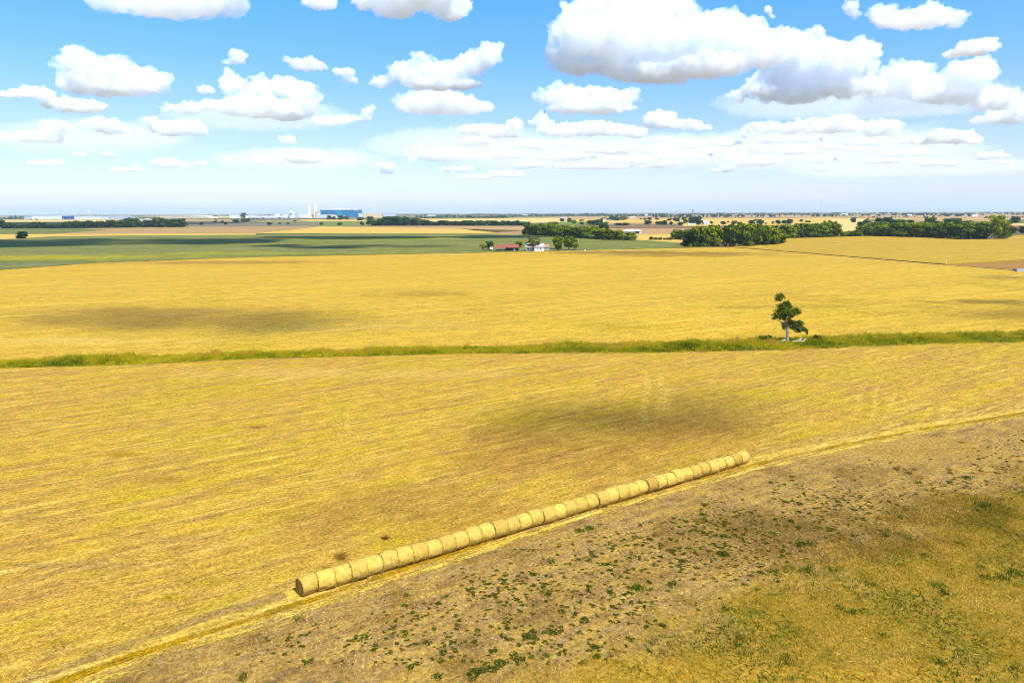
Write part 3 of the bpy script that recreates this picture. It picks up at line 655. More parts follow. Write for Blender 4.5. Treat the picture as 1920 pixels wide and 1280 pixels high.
tree_px(1345, 464, 10, 12, 'bush', 'low pale green bush at the foot of the large grove', None, cat='bush', name='bush', mat=mat_oliveleaf)
grove([(1266, 449.5, 19, 16), (1275, 449.5, 18, 18), (1287, 450, 20, 20)], 'at the low left shoulder of the large grove', 'trees of the large grove')
for i, (x, h_, w_) in enumerate([(1221, 6.5, 8), (1230, 5, 9), (1238, 5, 8), (1246, 4, 6), (1255, 5, 12)]):
    tree_px(x, 450, h_, w_, 'bush', f'small bush in the gap left of the large grove, {ordn(i)} from the left', 'small bushes in the gap', cat='bush', name='bush', parts=False)
grove(line_specs(1470, 1566, 447, 445, 25, 25, 22, 12, 5, .4), 'in the grove behind the ripe crop, front row', 'trees of the grove behind the ripe crop')
grove(line_specs(1500, 1560, 441, 440, 22, 23, 22, 15, 6, .4), 'in the grove behind the ripe crop, back row', 'trees of the grove behind the ripe crop')
grove([(1583, 444, 10, 16), (1596, 444, 11, 16), (1609, 444, 13, 16)]+line_specs(1622, 1846, 443.5, 449, 23, 31, 28, 14.5, 8, .4)+[(1866, 449.5, 45, 27, 'tall'), (1879, 449, 34, 20, 'tall'), (1890, 443, 20, 14)],
      'in the front row of the long right grove', 'trees of the long right grove')
grove(line_specs(1640, 1850, 438, 441, 20, 25, 26, 16, 9, .4), 'in the middle row of the long right grove', 'trees of the long right grove')
grove([(1613, 431, 15, 14), (1625, 431, 18, 22), (1648, 428, 19, 18), (1661, 428, 20, 22), (1680, 429, 17, 26), (1700, 429, 16, 26), (1744, 430, 22, 24), (1760, 431, 16, 22), (1788, 425, 14, 28), (1812, 425, 11, 20)],
      'behind the long right grove', 'far trees behind the right grove', mat=mat_darkleaf)
for x, yb, h_, w_, lab in ((1600, 417, 9, 11, 'lone round tree in the light gap between two groves'), (1903, 418, 12, 15, 'dark round tree at the far right beyond the red soil'), (1896, 438, 12, 16, 'low dark tree right of the tall tree'), (1917, 437, 13, 14, 'dark tree cut by the right edge beside the ripe crop'), (1133, 434, 17, 20, 'dark tree standing above the three rounded trees')):
    tree_px(x, yb, h_, w_, 'skirted', lab, None, mat=mat_darkleaf)
def undergrowth(lines, label):
    Cs, Ns, Ss, Ts = [], [], [], []
    for pts, hgt, deep in lines:
        L = dense([P(x, y, -.4) for x, y in pts], 1.2)
        b_ = np.repeat(np.array([list(p) for p in L]), 9, 0); n = len(b_); b_[:, 1] += rng.uniform(0, deep, n); b_[:, 0] += rng.normal(0, 1, n); hh = hgt*(.6+.6*np.array([noise.noise(Vector((x*.12, y*.1, 1)))+.5 for x, y, _ in b_])); b_[:, 2] += rng.uniform(0, 1, n)*hh
        Cs.append(b_); Ns.append(sphere_dirs(n, .6)); Ss.append(rng.uniform(.35, .8, n)); Ts.append(np.clip(.3+rng.normal(0, .15, n), 0, 1))
    V, Fc = leaf_quads(np.concatenate(Cs), np.concatenate(Ns), np.concatenate(Ss)); tag(link('undergrowth', np_mesh('undergrowth', V, Fc, np.repeat(np.concatenate(Ts), 4)), mat_leaf), label, 'undergrowth', kind='stuff')
undergrowth([([(982, 438.7), (1060, 444), (1134, 449.7)], 4, 14), ([(1138, 451), (1190, 452)], 3, 8), ([(1284, 461.5), (1345, 463), (1420, 462), (1452, 459), (1470, 457)], 4.5, 14), ([(1262, 449.7), (1290, 450)], 3, 8), ([(1462, 447), (1570, 445)], 4, 10), ([(1578, 444), (1640, 443.3), (1720, 446), (1800, 449), (1886, 449), (1896, 442)], 4.5, 14)], 'shrubby green undergrowth at the feet of the groves')
# left and central treelines
r = random.Random(21)
TL = [(4, 428.5, 16, 16)]+[(x, 428.5-.008*x+.0, (9+2.5*math.sin(x*.11)+(5 if 140 < x < 175 else 0)+(5 if x > 205 else 0)+(3 if x > 330 else 0))*r.uniform(.9, 1.12), r.uniform(15, 21)) for x in range(17, 350, 9)]
grove(TL, 'in the long shaded treeline at far left', 'trees of the left treeline', mat=mat_darkleaf)
TC = [(x, 423.2, (7+9*math.exp(-((x-735)/34)**2)+4.5*math.exp(-((x-780)/26)**2))*r.uniform(.93, 1.08), r.uniform(16, 22)) for x in range(700, 800, 7)]+[(x, 423, r.uniform(7, 10), r.uniform(11, 17)) for x in range(800, 992, 9)]
grove(TC, 'in the dark central treeline', 'trees of the central treeline', mat=mat_darkleaf)
# bush and small trees out in the fields
tree_px(42, 448.5, 14.5, 18, 'bush', 'single round dark tree alone at the left edge of the green crop', None, mat=mat_darkleaf)
SC = [(378,422,5,7),(403,417.5,3.5,6),(417,417.5,4,6),(423,421.5,5,6),(442,417.5,6,10),(457,408,9,11),(460,416,7,16),(505,421.5,4.5,8),(525,420.5,4,5),(540,421,5,6),(553,415.5,2.5,5),(603,422,6,7),(637,422,5,9),(679,422,6,7),(689,421,5,6),
 (617,412,8,9),(626,412,6,9),(639,412,8,12),(650,412,7,8),(676,413,6,14),(694,414,8,12),(1038,421,5,18),(1054,415.5,6,8),(1067,416.5,8,8),(1076,419,7,10),(1091,414.5,3,8),(1091,421,5,8),(1113,422.5,10,24),(1124,419.5,8,10),(1160,422.5,4.5,14),(1173,422.5,5,14),(1133,413.5,6,14),(1152,413.5,8,20),(1168,412.5,8,16),(1201,411.5,3,4),
 (1209,412.5,4,6),(1218,412.5,5,8),(1232,412,4,7),(1255,414,5,8),(1269,415,7,13),(1214,421,8,12),(1236,421.5,6.5,14),(1246,421.5,8,10),(1258,421.5,6,7),(1275,422,6,9),(1283,414.5,8,9),(1296,413.5,7,10),(1303,413,6,12),(1309,421.5,15,13),(1297,421,11,12),(1285,418.5,8,10),(1320,420.5,6,6),(1334,419.5,5,6),(1356,421,6,9),(1365,417.5,3,4),(1376,420.5,6.5,9),(1386,420,4,10),(1409,420.5,8,11),(1417,414.5,4,5),(1425,420.5,9,13),(1436,420,2.5,6),(1449,420,5,5),(1459,420,7.5,9),(1470,419.5,7,9),(1480,420,9,11),(1502,416,5,6),(1513,417,4,7),(1518,417.5,3.5,4),(1546,417.5,4.5,6),(1555,416.5,4,4),(1626,412,2.5,4),(1775,415.5,6,12),(1791,417,8,18),(1850,409,3,8),(1872,409,3,6),(1736,409,3,8),(1700,407,3,7)]
SC.sort()
r = random.Random(33)
zones = ((600, 'in the pasture left of the factory'), (1030, 'in the fields below the factory'), (1205, 'in the fields behind the middle grove'), (1340, 'among the farm buildings at centre right'), (1580, 'dotted over the broad gold field'), (1950, 'on the fields at far right'))
cnt = {}
for s in SC:
    z = next(k for k, q in enumerate(zones) if s[0] < q[0]); cnt[z] = cnt.get(z, -1)+1
    tree_px(s[0], s[1], s[2], s[3]*1.08, 'small' if s[3] < 8 else 'skirted', f'small distant tree {zones[z][1]}, {ordn(cnt[z])} from left', 'scattered distant trees', mat=mat_darkleaf if r.random() < .6 else mat_leaf, parts=s[3] >= 10)

# woods that read as one bluish mass along the horizon
def woods(name, specs, label):
    """specs: (x0, x1, distance, tree height, spacing m, coverage)"""
    Vs, Fs, Ts, o = [], [], [], 0
    for (x0, x1, D, th, sp, cov) in specs:
        a = PD(x0, HORIZON+8, D).x; b = PD(x1, HORIZON+8, D).x; x = a
        while x < b:
            x += sp*rnd.uniform(.6, 1.4)
            if noise.noise(Vector((x/260, D/200, 0)))*.5+.5 > cov+.12*rnd.uniform(-1, 1): continue
            V, Fc, T = SMALL[rnd.randrange(4)]; h_ = th*rnd.uniform(.55, 1.15)*(.8+.5*noise.noise(Vector((x/120, D/90, 4)))); w_ = h_*rnd.uniform(.9, 1.7); a_ = rnd.uniform(0, 6.28)
            R = np.array([[math.cos(a_), -math.sin(a_), 0], [math.sin(a_), math.cos(a_), 0], [0, 0, 1]])
            Vs.append((V*np.array([w_, w_, h_]))@R.T+np.array([x, D+rnd.uniform(-60, 60), -.8])); Fs.append(Fc+o); o += len(V); Ts.append(np.clip(T+rnd.uniform(-.2, .2), 0, 1))
    me = np_mesh(name, np.concatenate(Vs), np.concatenate(Fs), np.concatenate(Ts))
    tag(link(name, me, mat_darkleaf), label, 'woods', kind='stuff')
SMALL = []
for s_ in range(4):
    (V, Fc, T), _ = unit_tree('skirted', 500+s_, 90, .16); SMALL.append((V, Fc, T))
woods('distant_woods', [(990, 2000, 6800, 15, 9, .85), (990, 2000, 5200, 14, 11, .62), (1100, 2000, 4300, 13, 11, .5), (1180, 1560, 3600, 14, 10, .55), (1620, 2000, 3500, 10, 11, .42), (1560, 2000, 2900, 7, 14, .25)], 'blue green woods along the right half of the horizon')
woods('distant_woods', [(-80, 560, 6500, 14, 12, .5), (-80, 330, 4300, 12, 12, .38), (60, 560, 3300, 8, 10, .42), (330, 560, 2600, 9, 13, .30)], 'broken dark tree belts among the factory buildings at far left')
woods('distant_woods', [(560, 1010, 6800, 15, 9, .85), (780, 1010, 4600, 13, 10, .6), (780, 1010, 3600, 15, 11, .5), (470, 720, 3300, 8, 10, .45)], 'blue green woods along the middle of the horizon')
# ------------------------------------------------------------------ mesh collector for buildings and small things
class MB:
    def __init__(s): s.V = []; s.F = []
    def box(s, x0, x1, y0, y1, z0, z1):
        b = len(s.V); s.V += [(x, y, z) for z in (z0, z1) for y in (y0, y1) for x in (x0, x1)]
        s.F += [tuple(b+i for i in f) for f in ((0, 2, 3, 1), (4, 5, 7, 6), (0, 1, 5, 4), (2, 6, 7, 3), (0, 4, 6, 2), (1, 3, 7, 5))]; return s
    def prism(s, prof, y0, y1, axis='y'):
        """profile in (x, z) swept along y, or in (y, z) swept along x"""
        b = len(s.V); n = len(prof)
        for q in (y0, y1): s.V += [(a, q, z) if axis == 'y' else (q, a, z) for a, z in prof]
        s.F += [tuple(b+i for i in range(n)), tuple(b+n+i for i in range(n))[::-1]]
        s.F += [(b+i, b+n+i, b+n+(i+1) % n, b+(i+1) % n) for i in range(n)]; return s
    def tube(s, pts, rad, n=8): tube(s.V, s.F, pts, rad, n); return s
    def lathe(s, prof, n=20, cx=0, cy=0):
        b = len(s.V)
        for r_, z in prof: s.V += [(cx+r_*math.cos(2*math.pi*k/n), cy+r_*math.sin(2*math.pi*k/n), z) for k in range(n)]
        for i in range(len(prof)-1): s.F += [(b+i*n+k, b+i*n+(k+1) % n, b+(i+1)*n+(k+1) % n, b+(i+1)*n+k) for k in range(n)]
        s.F += [tuple(b+k for k in range(n))[::-1], tuple(b+(len(prof)-1)*n+k for k in range(n))]; return s
    def build(s, name, mat, parent=None):
        me = bpy.data.meshes.new(name); me.from_pydata(s.V, [], s.F)
        bm = bmesh.new(); bm.from_mesh(me); bmesh.ops.recalc_face_normals(bm, faces=bm.faces); bm.to_mesh(me); bm.free()
        return link(name, me, mat, parent)

# ------------------------------------------------------------------ hay bales
R_B, L_B, N_B = .71, 0.0, 39
pa, pb = P(563, 1117), P(1399, 868)
pa = Vector((pa.x, pa.y, 0)); pb = Vector((pb.x, pb.y, 0)); rd = (pb-pa).normalized(); nrm = Vector((-rd.y, rd.x, 0))
pa += nrm*.16; pb += nrm*.16
PITCH_B = (pb-pa).length/N_B; L_B = PITCH_B-.012
def straw_material(name, light, mid, dark, axis_scale=16, ring_scale=1.6):
    m, t, b = new_mat(name, .92, .08); g = t.add('ShaderNodeTexCoord').outputs['Object']; oi = t.add('ShaderNodeObjectInfo')
    v = t.vm('ADD', g, t.vm('SCALE', oi.outputs['Location'], .37))
    fib = t.noise(t.mapping(v, 0, (axis_scale, ring_scale, ring_scale)), 1.4, 4, .65, .6)
    clump = t.noise(v, 3.5, 4, .6, .3); fine = t.noise(v, 22, 3, .7)
    c = t.mix(t.mr(fib, .36, .62), mid, light); c = t.mix(t.math('MULTIPLY', t.mr(clump, .52, .70), .6), c, dark)
    c = t.mul(c, t.mr(fine, .3, .7, .78, 1.2)); c = t.mul(c, t.mr(oi.outputs['Random'], 0, 1, .84, 1.12))
    c = t.mix(1.0, c, oi.outputs['Color'], 'MULTIPLY')
    t.put(b.inputs['Base Color'], c); bu = t.add('ShaderNodeBump'); bu.inputs['Strength'].default_value = .8; bu.inputs['Distance'].default_value = .04
    t.put(bu.inputs['Height'], t.math('ADD', fib, t.math('ADD', t.math('MULTIPLY', fine, .5), clump))); t.l.new(bu.outputs[0], b.inputs['Normal']); return m
mat_bale = straw_material('bale_straw', C(255, 224, 128), C(240, 196, 92), C(200, 150, 60))
mat_fringe = straw_material('loose_straw', C(244, 208, 112), C(220, 172, 76), C(170, 120, 44), 6, 6)
mat_bale_end, t, b = new_mat('rolled_hay_end', .95, .05)
g_ = t.add('ShaderNodeTexCoord').outputs['Object']; sp_ = t.add('ShaderNodeSeparateXYZ'); t.l.new(g_, sp_.inputs[0])
rad_ = t.math('SQRT', t.math('ADD', t.math('POWER', sp_.outputs[1], 2.0), t.math('POWER', t.math('SUBTRACT', sp_.outputs[2], R_B), 2.0)))
ang_ = t.math('ARCTAN2', t.math('SUBTRACT', sp_.outputs[2], R_B), sp_.outputs[1])
w_ = t.math('SINE', t.math('ADD', t.math('ADD', t.math('MULTIPLY', rad_, 48.0), ang_), t.math('MULTIPLY', t.noise(g_, 5, 3), 7.0)))
c_ = t.mix(t.mr(w_, -1, 1), C(176, 124, 56), C(236, 184, 96)); c_ = t.mul(c_, t.mr(t.noise(g_, 18, 3, .7), .3, .7, .65, 1.25)); t.put(b.inputs['Base Color'], t.mul(c_, .9))
def bale_mesh(seed):
    rs = random.Random(seed); nx, nt = 22, 56; prof = []
    half = L_B/2
    for i in range(nx):
        u = -1+2*i/(nx-1); rr = R_B*(1-.045*abs(u)**6-.012*(1-u*u)*rs.uniform(-1, 1)); prof.append((u*half, rr))
    V = []; Fc = []
    rings = [(-half+.10, .04), (-half+.03, R_B*.5), (-half-.005, R_B*.9)]+prof+[(half+.005, R_B*.9), (half-.03, R_B*.5), (half-.10, .04)]
    for j, (x, r_) in enumerate(rings):
        for k in range(nt):
            a = 2*math.pi*k/nt; p = Vector((x, math.cos(a)*r_, math.sin(a)*r_)); q = p+Vector((seed*7.1, 0, 0))
            d = (noise.fractal(q*2.2, 1, 2, 3)*.045+noise.noise(Vector((q.x*9, a*2.2, seed)))*.016+noise.noise(q*11)*.012) if r_ > R_B*.6 else noise.noise(q*6)*.03
            out = Vector((0, p.y, p.z)).normalized() if r_ > R_B*.6 else Vector((math.copysign(1, x), 0, 0)); p = p+out*d; z = p.z+R_B
            if z < .05: z = -.02+.3*max(0, z)
            V.append((p.x, p.y*(1.0 if z > .12 else 1.06), z*.985))
        if j: Fc += [((j-1)*nt+k, (j-1)*nt+(k+1) % nt, j*nt+(k+1) % nt, j*nt+k) for k in range(nt)]
    Fc2 = [tuple(range(nt))[::-1], tuple((len(rings)-1)*nt+k for k in range(nt))]
    me = bpy.data.meshes.new('hay_bale'); me.from_pydata(V, [], [f[::-1] for f in Fc]+[f[::-1] for f in Fc2]); me.polygons.foreach_set('use_smooth', np.ones(len(me.polygons), bool)); me.update(); return me
def fringe_mesh(seed, n=170):
    rs = random.Random(seed); V = []; Fc = []; half = L_B/2
    for i in range(n):
        low = rs.random() < .45; a = rs.uniform(-2.4, -.7) if low else rs.uniform(-.6, 3.7); x = rs.choice((-1, 1))*half+rs.gauss(0, .045) if rs.random() < .75 else rs.uniform(-half, half)
        r0 = R_B*(1.0 if low else .985); p = Vector((x, math.cos(a)*r0, R_B+math.sin(a)*r0)); ln = rs.uniform(.06, .18)*(1.9 if low else 1); wd = rs.uniform(.008, .020)
        out = Vector((rs.gauss(0, .5), math.cos(a)*.6, math.sin(a)*.6)); tang = Vector((0, -math.sin(a), math.cos(a)))*rs.choice((-1, 1))
        d = (out*.5+tang*rs.uniform(.2, 1)+Vector((0, 0, -.6 if low else -.1))).normalized(); s_ = d.cross(Vector((rs.gauss(0, 1), rs.gauss(0, 1), rs.gauss(0, 1)))).normalized()*wd
        q = p+d*ln*.55; e = p+d*ln+Vector((0, 0, -.3*ln))
        for v_ in (q, e): v_.z = max(.01, v_.z)
        b0 = len(V); V += [tuple(p-s_), tuple(p+s_), tuple(q+s_), tuple(q-s_), tuple(e)]; Fc += [(b0, b0+1, b0+2, b0+3), (b0+3, b0+2, b0+4)]
    me = bpy.data.meshes.new('loose_straw'); me.from_pydata(V, [], Fc); return me
bm_ = [bale_mesh(s) for s in range(6)]; fm_ = [fringe_mesh(s) for s in range(5)]
for m_ in bm_: m_.materials.append(mat_bale)
for m_ in fm_: m_.materials.append(mat_fringe)
ang = math.atan2(rd.y, rd.x)
LOOK = {3: 'straw yellow', 27: 'tan', 37: 'brownish weathered', 38: 'pale'}
for i in range(N_B):
    c = pa+rd*PITCH_B*(i+.5); sc_ = rnd.uniform(.94, 1.045)
    o = bpy.data.objects.new('hay_bale', bm_[(i*5+i//6) % 6]); col.objects.link(o)
    o.location = c+nrm*rnd.uniform(-.08, .08); o.rotation_euler.z = ang+rnd.uniform(-.035, .035)+(math.pi if i % 3 == 1 else 0); o.scale = (1, sc_, sc_)
    tint_ = {37: (.72, .66, .58, 1), 27: (.80, .76, .72, 1), 38: (1.05, 1.05, 1.08, 1), 20: (.9, .87, .84, 1), 7: (1, .97, .9, 1)}.get(i, (1, 1, 1, 1)); o.color = tint_
    if i == 0: lab = 'golden round hay bale at the near left end of the row, rolled end showing'; o.rotation_euler.z = ang+.15; o.location -= nrm*.03
    elif i == N_B-1: lab = 'pale round hay bale at the far right end of the row'
    elif i == 37: lab = 'brownish weathered round hay bale, second from the far right end of the row'
    elif i < 20: lab = f'golden round hay bale, {ordn(i)} from the near left end of the row'
    else: lab = f'golden round hay bale, {ordn(N_B-1-i)} from the far right end of the row'
    tag(o, lab, 'hay bale', 'round hay bales in one long row')
    f = bpy.data.objects.new('loose_straw', fm_[i % 5]); col.objects.link(f); f.parent = o; f.color = tint_
    if i == 0:
        V, Fc = [], []; n = 40; rings = [(.30, .30), (.18, .42), (.08, .52), (.035, .62), (.03, .66)]
        prof = [(0.14, .02), (.12, .16), (.07, .24), (.09, .34), (.04, .42), (.055, .5), (.0, .58), (-.01, R_B*.93)]
        for j, (dx, r_) in enumerate(prof):
            for k in range(n):
                a = 2*math.pi*k/n; V.append((-L_B/2-.03+dx+noise.noise(Vector((math.cos(a)*3, math.sin(a)*3, j)))*.025, math.cos(a)*r_, R_B+math.sin(a)*r_))
            if j: Fc += [((j-1)*n+k, (j-1)*n+(k+1) % n, j*n+(k+1) % n, j*n+k) for k in range(n)]
        me = bpy.data.meshes.new('rolled_end'); me.from_pydata(V, [], Fc+[tuple(range(n))]); link('rolled_end', me, mat_bale_end, o)

# ------------------------------------------------------------------ grass blades, weeds and litter
def blades(base, h, wd, lean=.35, n_seg=1):
    n = len(base); a = rng.uniform(0, 2*np.pi, n); d = np.stack([np.cos(a), np.sin(a), np.zeros(n)], 1); l = rng.normal(0, lean, (n, 2))
    tip = base+np.concatenate([l*h[:, None], (h*np.sqrt(np.clip(1-np.minimum(.9, (l**2).sum(1)), .1, 1)))[:, None]], 1)
    V = np.stack([base-d*wd[:, None], base+d*wd[:, None], tip], 1).reshape(-1, 3); return V, np.arange(3*n).reshape(-1, 3)
def ramp_material(name, stops, trans=.2, noise_scale=.25, amt=.35):
    m, t, b = new_mat(name, .85, .1); at = t.add('ShaderNodeAttribute', attribute_name='tone'); p = wpos(t)
    f = t.math('ADD', at.outputs['Fac'], t.mr(t.noise(p, noise_scale, 4, .6), .3, .7, -amt, amt), True); c = t.ramp(f, stops); t.put(b.inputs['Base Color'], c)
    tr = t.add('ShaderNodeBsdfTranslucent'); t.put(tr.inputs[0], c); mx = t.add('ShaderNodeMixShader'); mx.inputs[0].default_value = trans
    t.l.new(b.outputs[0], mx.inputs[1]); t.l.new(tr.outputs[0], mx.inputs[2]); t.l.new(mx.outputs[0], m.node_tree.nodes['Material Output'].inputs[0]); return m
def interp(line, x): return np.interp(x, [q[0] for q in line], [q[1] for q in line])
def scatter(n, x0, x1, y0, y1, keep):
    """even random points on the ground inside a world rectangle, kept where keep(px, py) says so"""
    q = np.stack([rng.uniform(x0, x1, n), rng.uniform(y0, y1, n), np.zeros(n)], 1); px = to_px(q)
    return q[keep(px[:, 0], px[:, 1], q)], None
def vis(x, y, m=60): return (x > -m) & (x < 1920+m) & (y < 1280+m)
def nz2(q, s, off=0.0): return np.array([noise.fractal(Vector((a[0]*s+off, a[1]*s, off)), 1, 2, 3) for a in q])
EL = lambda x: interp([(a+0, b+18) for a, b in MID], x)            # lower edge of the track
# ditch vegetation: waist-high grass, leafy weeds and dry stalks
pd = []
cl = MIDD = [((P(a[0], a[1])+P(b_[0], b_[1]))/2, (P(a[0], a[1]).y-P(b_[0], b_[1]).y)) for a, b_ in [((x, interp(DITCH_T, x)), (x, interp(DITCH_B, x))) for x in range(-120, 2060, 20)]]
N = 26000; k_ = rng.uniform(0, len(cl)-1.001, N); i_ = k_.astype(int); f_ = k_-i_
cx = np.array([list(c[0]) for c in cl]); wd_ = np.array([c[1] for c in cl])
base = cx[i_]*(1-f_)[:, None]+cx[i_+1]*f_[:, None]; hw = (wd_[i_]*(1-f_)+wd_[i_+1]*f_)/2; off = np.clip(rng.normal(0, .55, N), -1.1, 1.15); base[:, 1] += off*hw*.92; base[:, 2] = 0
base[:, 0] += rng.normal(0, .6, N)
hn = nz2(base, .12); hn2 = nz2(base, .5, 5.0)
clump_h = np.clip(.66+.75*hn+.75*hn2, .12, 2.3)*(1.0-.55*np.clip(-off, 0, 1))
Vs, Fs, Ts = [], [], []; o = 0
bb = np.repeat(base, 7, 0); bb[:, :2] += rng.normal(0, .22, (len(bb), 2)); hh = np.repeat(clump_h, 7)*rng.uniform(.5, 1.35, len(bb)); V, Fc = blades(bb, hh, rng.uniform(.025, .07, len(bb)), .32)
tn = np.repeat(np.clip(.56+.35*nz2(base, .07, 9.0)+.45*hn2+rng.normal(0, .14, N)-.16*(off < -.2), 0, 1), 7); Vs.append(V); Fs.append(Fc); Ts.append(np.repeat(tn, 3))
mat_ditch = ramp_material('ditch_grass', [(0, C(64, 84, 8, 1.2)), (.25, C(118, 132, 8, 1.2)), (.5, C(176, 170, 12, 1.2)), (.75, C(216, 194, 34, 1.2)), (1, C(200, 156, 76, 1.2))], .3, .1, .2)
tag(link('ditch_grass', np_mesh('ditch_grass', V, Fc, np.repeat(tn, 3)), mat_ditch), 'tall green and yellow weedy grass filling the ditch', 'grass', kind='stuff')
lc = base[rng.random(N) < .55]; ln_ = len(lc); hz = np.clip(.35+.35*nz2(lc, .12), .1, 1.2)
lc = np.repeat(lc, 5, 0); lc[:, :2] += rng.normal(0, .35, (len(lc), 2)); lc[:, 2] = np.repeat(hz, 5)*rng.uniform(.1, 1.0, len(lc)); nr = sphere_dirs(len(lc), .8)
V, Fc = leaf_quads(lc, nr, rng.uniform(.06, .16, len(lc))); tn = np.repeat(np.clip(.46+.3*np.repeat(nz2(lc[::5], .09, 3.0), 5)+rng.normal(0, .12, len(lc)), 0, 1), 4)
tag(link('ditch_weeds', np_mesh('ditch_weeds', V, Fc, tn), mat_ditch), 'leafy green weeds among the ditch grass', 'weeds', kind='stuff')
# shrubs in the ditch that can be told apart
for i, (x, yb, hp, wp, k, lab) in enumerate([(1434, 643, 15, 26, 'bush', 'dark green shrub in the ditch left of the lone tree'), (1532, 641, 13, 16, 'bush', 'small reddish brown shrub in the ditch right of the lone tree')]):
    tree_px(x, yb, hp, wp, k, lab, None, cat='shrub', name='shrub', mat=(mat_leaf if i < 1 else mat_brownleaf), parts=False)

# dry tufts, stubble and litter on the weedy field
def below(x, y, q): return vis(x, y) & (y > EL(x)-4)
q, _ = scatter(330000, -40, 95, 36, 150, lambda x, y, q: below(x, y, q) & (rng.random(len(x)) < np.clip(70/np.maximum(q[:, 1], 1), .25, 1)))
px = to_px(q); gl = interp(GRASS_LINE, px[:, 0]); n1 = nz2(q, .22); ing = (px[:, 1] > gl+70*n1); dens = np.where(ing, .95, np.clip(.5+.55*n1, .15, .9)); keep = rng.random(len(q)) < dens; q, ing, px, n1 = q[keep], ing[keep], px[keep], n1[keep]
nb = 3; bb = np.repeat(q, nb, 0); bb[:, :2] += rng.normal(0, .07, (len(bb), 2)); gi = np.repeat(ing, nb)
hh = np.where(gi, rng.uniform(.10, .30, len(bb)), rng.uniform(.05, .17, len(bb))); V, Fc = blades(bb, hh, np.where(gi, rng.uniform(.014, .038, len(bb)), rng.uniform(.012, .034, len(bb))), .75)
n3 = nz2(q, .16, 3.0); tn = np.clip(np.where(ing, .36+.85*n3, .66+.35*n3)+rng.normal(0, .2, len(q)), 0, 1)
tn = np.where(ing, np.minimum(tn, .80), tn); dk = (rng.random(len(q)) < .16) & ~ing; tn[dk] = rng.uniform(0, .2, dk.sum())
mat_tuft = ramp_material('dry_tufts', [(0, C(76, 94, 8, 1.4)), (.25, C(130, 128, 8, 1.4)), (.45, C(190, 146, 14, 1.4)), (.65, C(214, 166, 50, 1.4)), (.85, C(226, 186, 100, 1.4)), (1, C(246, 222, 160, 1.4))], .2, .4, .12)
tag(link('dry_grass', np_mesh('dry_grass', V, Fc, np.repeat(np.repeat(tn, nb), 3)), mat_tuft), 'dry golden grass tufts and stubble over the weedy field', 'grass', kind='stuff')
# flat straw litter and pale scraps
q, _ = scatter(38000, -45, 95, 36, 120, lambda x, y, q: below(x, y, q)); a = rng.uniform(0, 6.28, len(q)); L_ = rng.uniform(.04, .16, len(q)); w2 = rng.uniform(.008, .024, len(q)); d = np.stack([np.cos(a), np.sin(a), rng.uniform(-.05, .3, len(q))], 1); s_ = np.stack([-np.sin(a), np.cos(a), np.zeros(len(q))], 1); q[:, 2] = .025
V = np.stack([q-d*L_[:, None]-s_*w2[:, None], q-d*L_[:, None]+s_*w2[:, None], q+d*L_[:, None]+s_*w2[:, None], q+d*L_[:, None]-s_*w2[:, None]], 1).reshape(-1, 3)
tag(link('straw_litter', np_mesh('straw_litter', V, np.arange(len(V)).reshape(-1, 4), np.repeat(rng.uniform(.35, .86, len(q)), 4)), mat_tuft), 'scattered straw and pale leaf scraps on the bare soil', 'litter', kind='stuff')
# straw tufts on the mown hay field and along the track
q, _ = scatter(150000, -75, 130, 38, 122, lambda x, y, q: vis(x, y) & (y < interp(MID, x)+22) & (y > interp(DITCH_B, x)+6) & (rng.random(len(x)) < np.clip(48/np.maximum(q[:, 1], 1), .2, 1)))
v_ = q[:, 0]*-rd.y+q[:, 1]*rd.x; u_ = q[:, 0]*rd.x+q[:, 1]*rd.y
st = np.array([noise.fractal(Vector((a/14, b_/1.1, 2)), 1, 2, 3) for a, b_ in zip(u_, v_)]); kp = rng.random(len(q)) < np.clip(.45+.9*st, .1, 1); q, st = q[kp], st[kp]
bb = np.repeat(q, 3, 0); bb[:, :2] += rng.normal(0, .08, (len(bb), 2)); V, Fc = blades(bb, rng.uniform(.03, .11, len(bb)), rng.uniform(.010, .030, len(bb)), 1.0)
mat_swath = ramp_material('mown_straw', [(0, C(190, 160, 30, 1.35)), (.35, C(214, 176, 60, 1.35)), (.7, C(240, 204, 96, 1.35)), (1, C(252, 228, 140, 1.35))], .2, .15, .25)
tag(link('mown_straw', np_mesh('mown_straw', V, Fc, np.repeat(np.repeat(np.clip(.45+.5*st+rng.normal(0, .15, len(q)), 0, 1), 3), 3)), mat_swath), 'loose golden straw lying in streaks on the mown hay field', 'straw', kind='stuff')

# dark green weed mats
mat_weed = leaf_material('weed_leaves', [(0, (.020, .032, .005, 1)), (.5, (.062, .074, .006, 1)), (1, (.15, .14, .014, 1))], .15, .15)
def weed_mesh(seed, n=70):
    r_ = np.random.default_rng(seed); a = r_.uniform(0, 6.28, n); rr = np.sqrt(r_.random(n))*(1+.25*np.sin(3*a+seed)); c = np.stack([np.cos(a)*rr*.5, np.sin(a)*rr*.5, .10*(1-rr**2).clip(0)*r_.uniform(.4, 1.2, n)+.015], 1)
    V, Fc = leaf_quads(c, sphere_dirs(n, 1.6), r_.uniform(.055, .13, n)); V[:, 2] = np.maximum(V[:, 2], .006); return V, Fc, np.repeat(np.clip(.45+r_.normal(0, .2, n), 0, 1), 4)
WM = [weed_mesh(s) for s in range(6)]
def weed_zone(x, y, q):
    top = EL(x)+14; gl = interp(GRASS_LINE, x); d = np.clip((y-top)/60, 0, 1)*np.clip((gl+25-y)/60, 0, 1)
    d *= np.where(x > 1500, .6, 1)*np.where((x < 330) & (y < 1240), .6, 1); return vis(x, y, 20) & (rng.random(len(x)) < d)
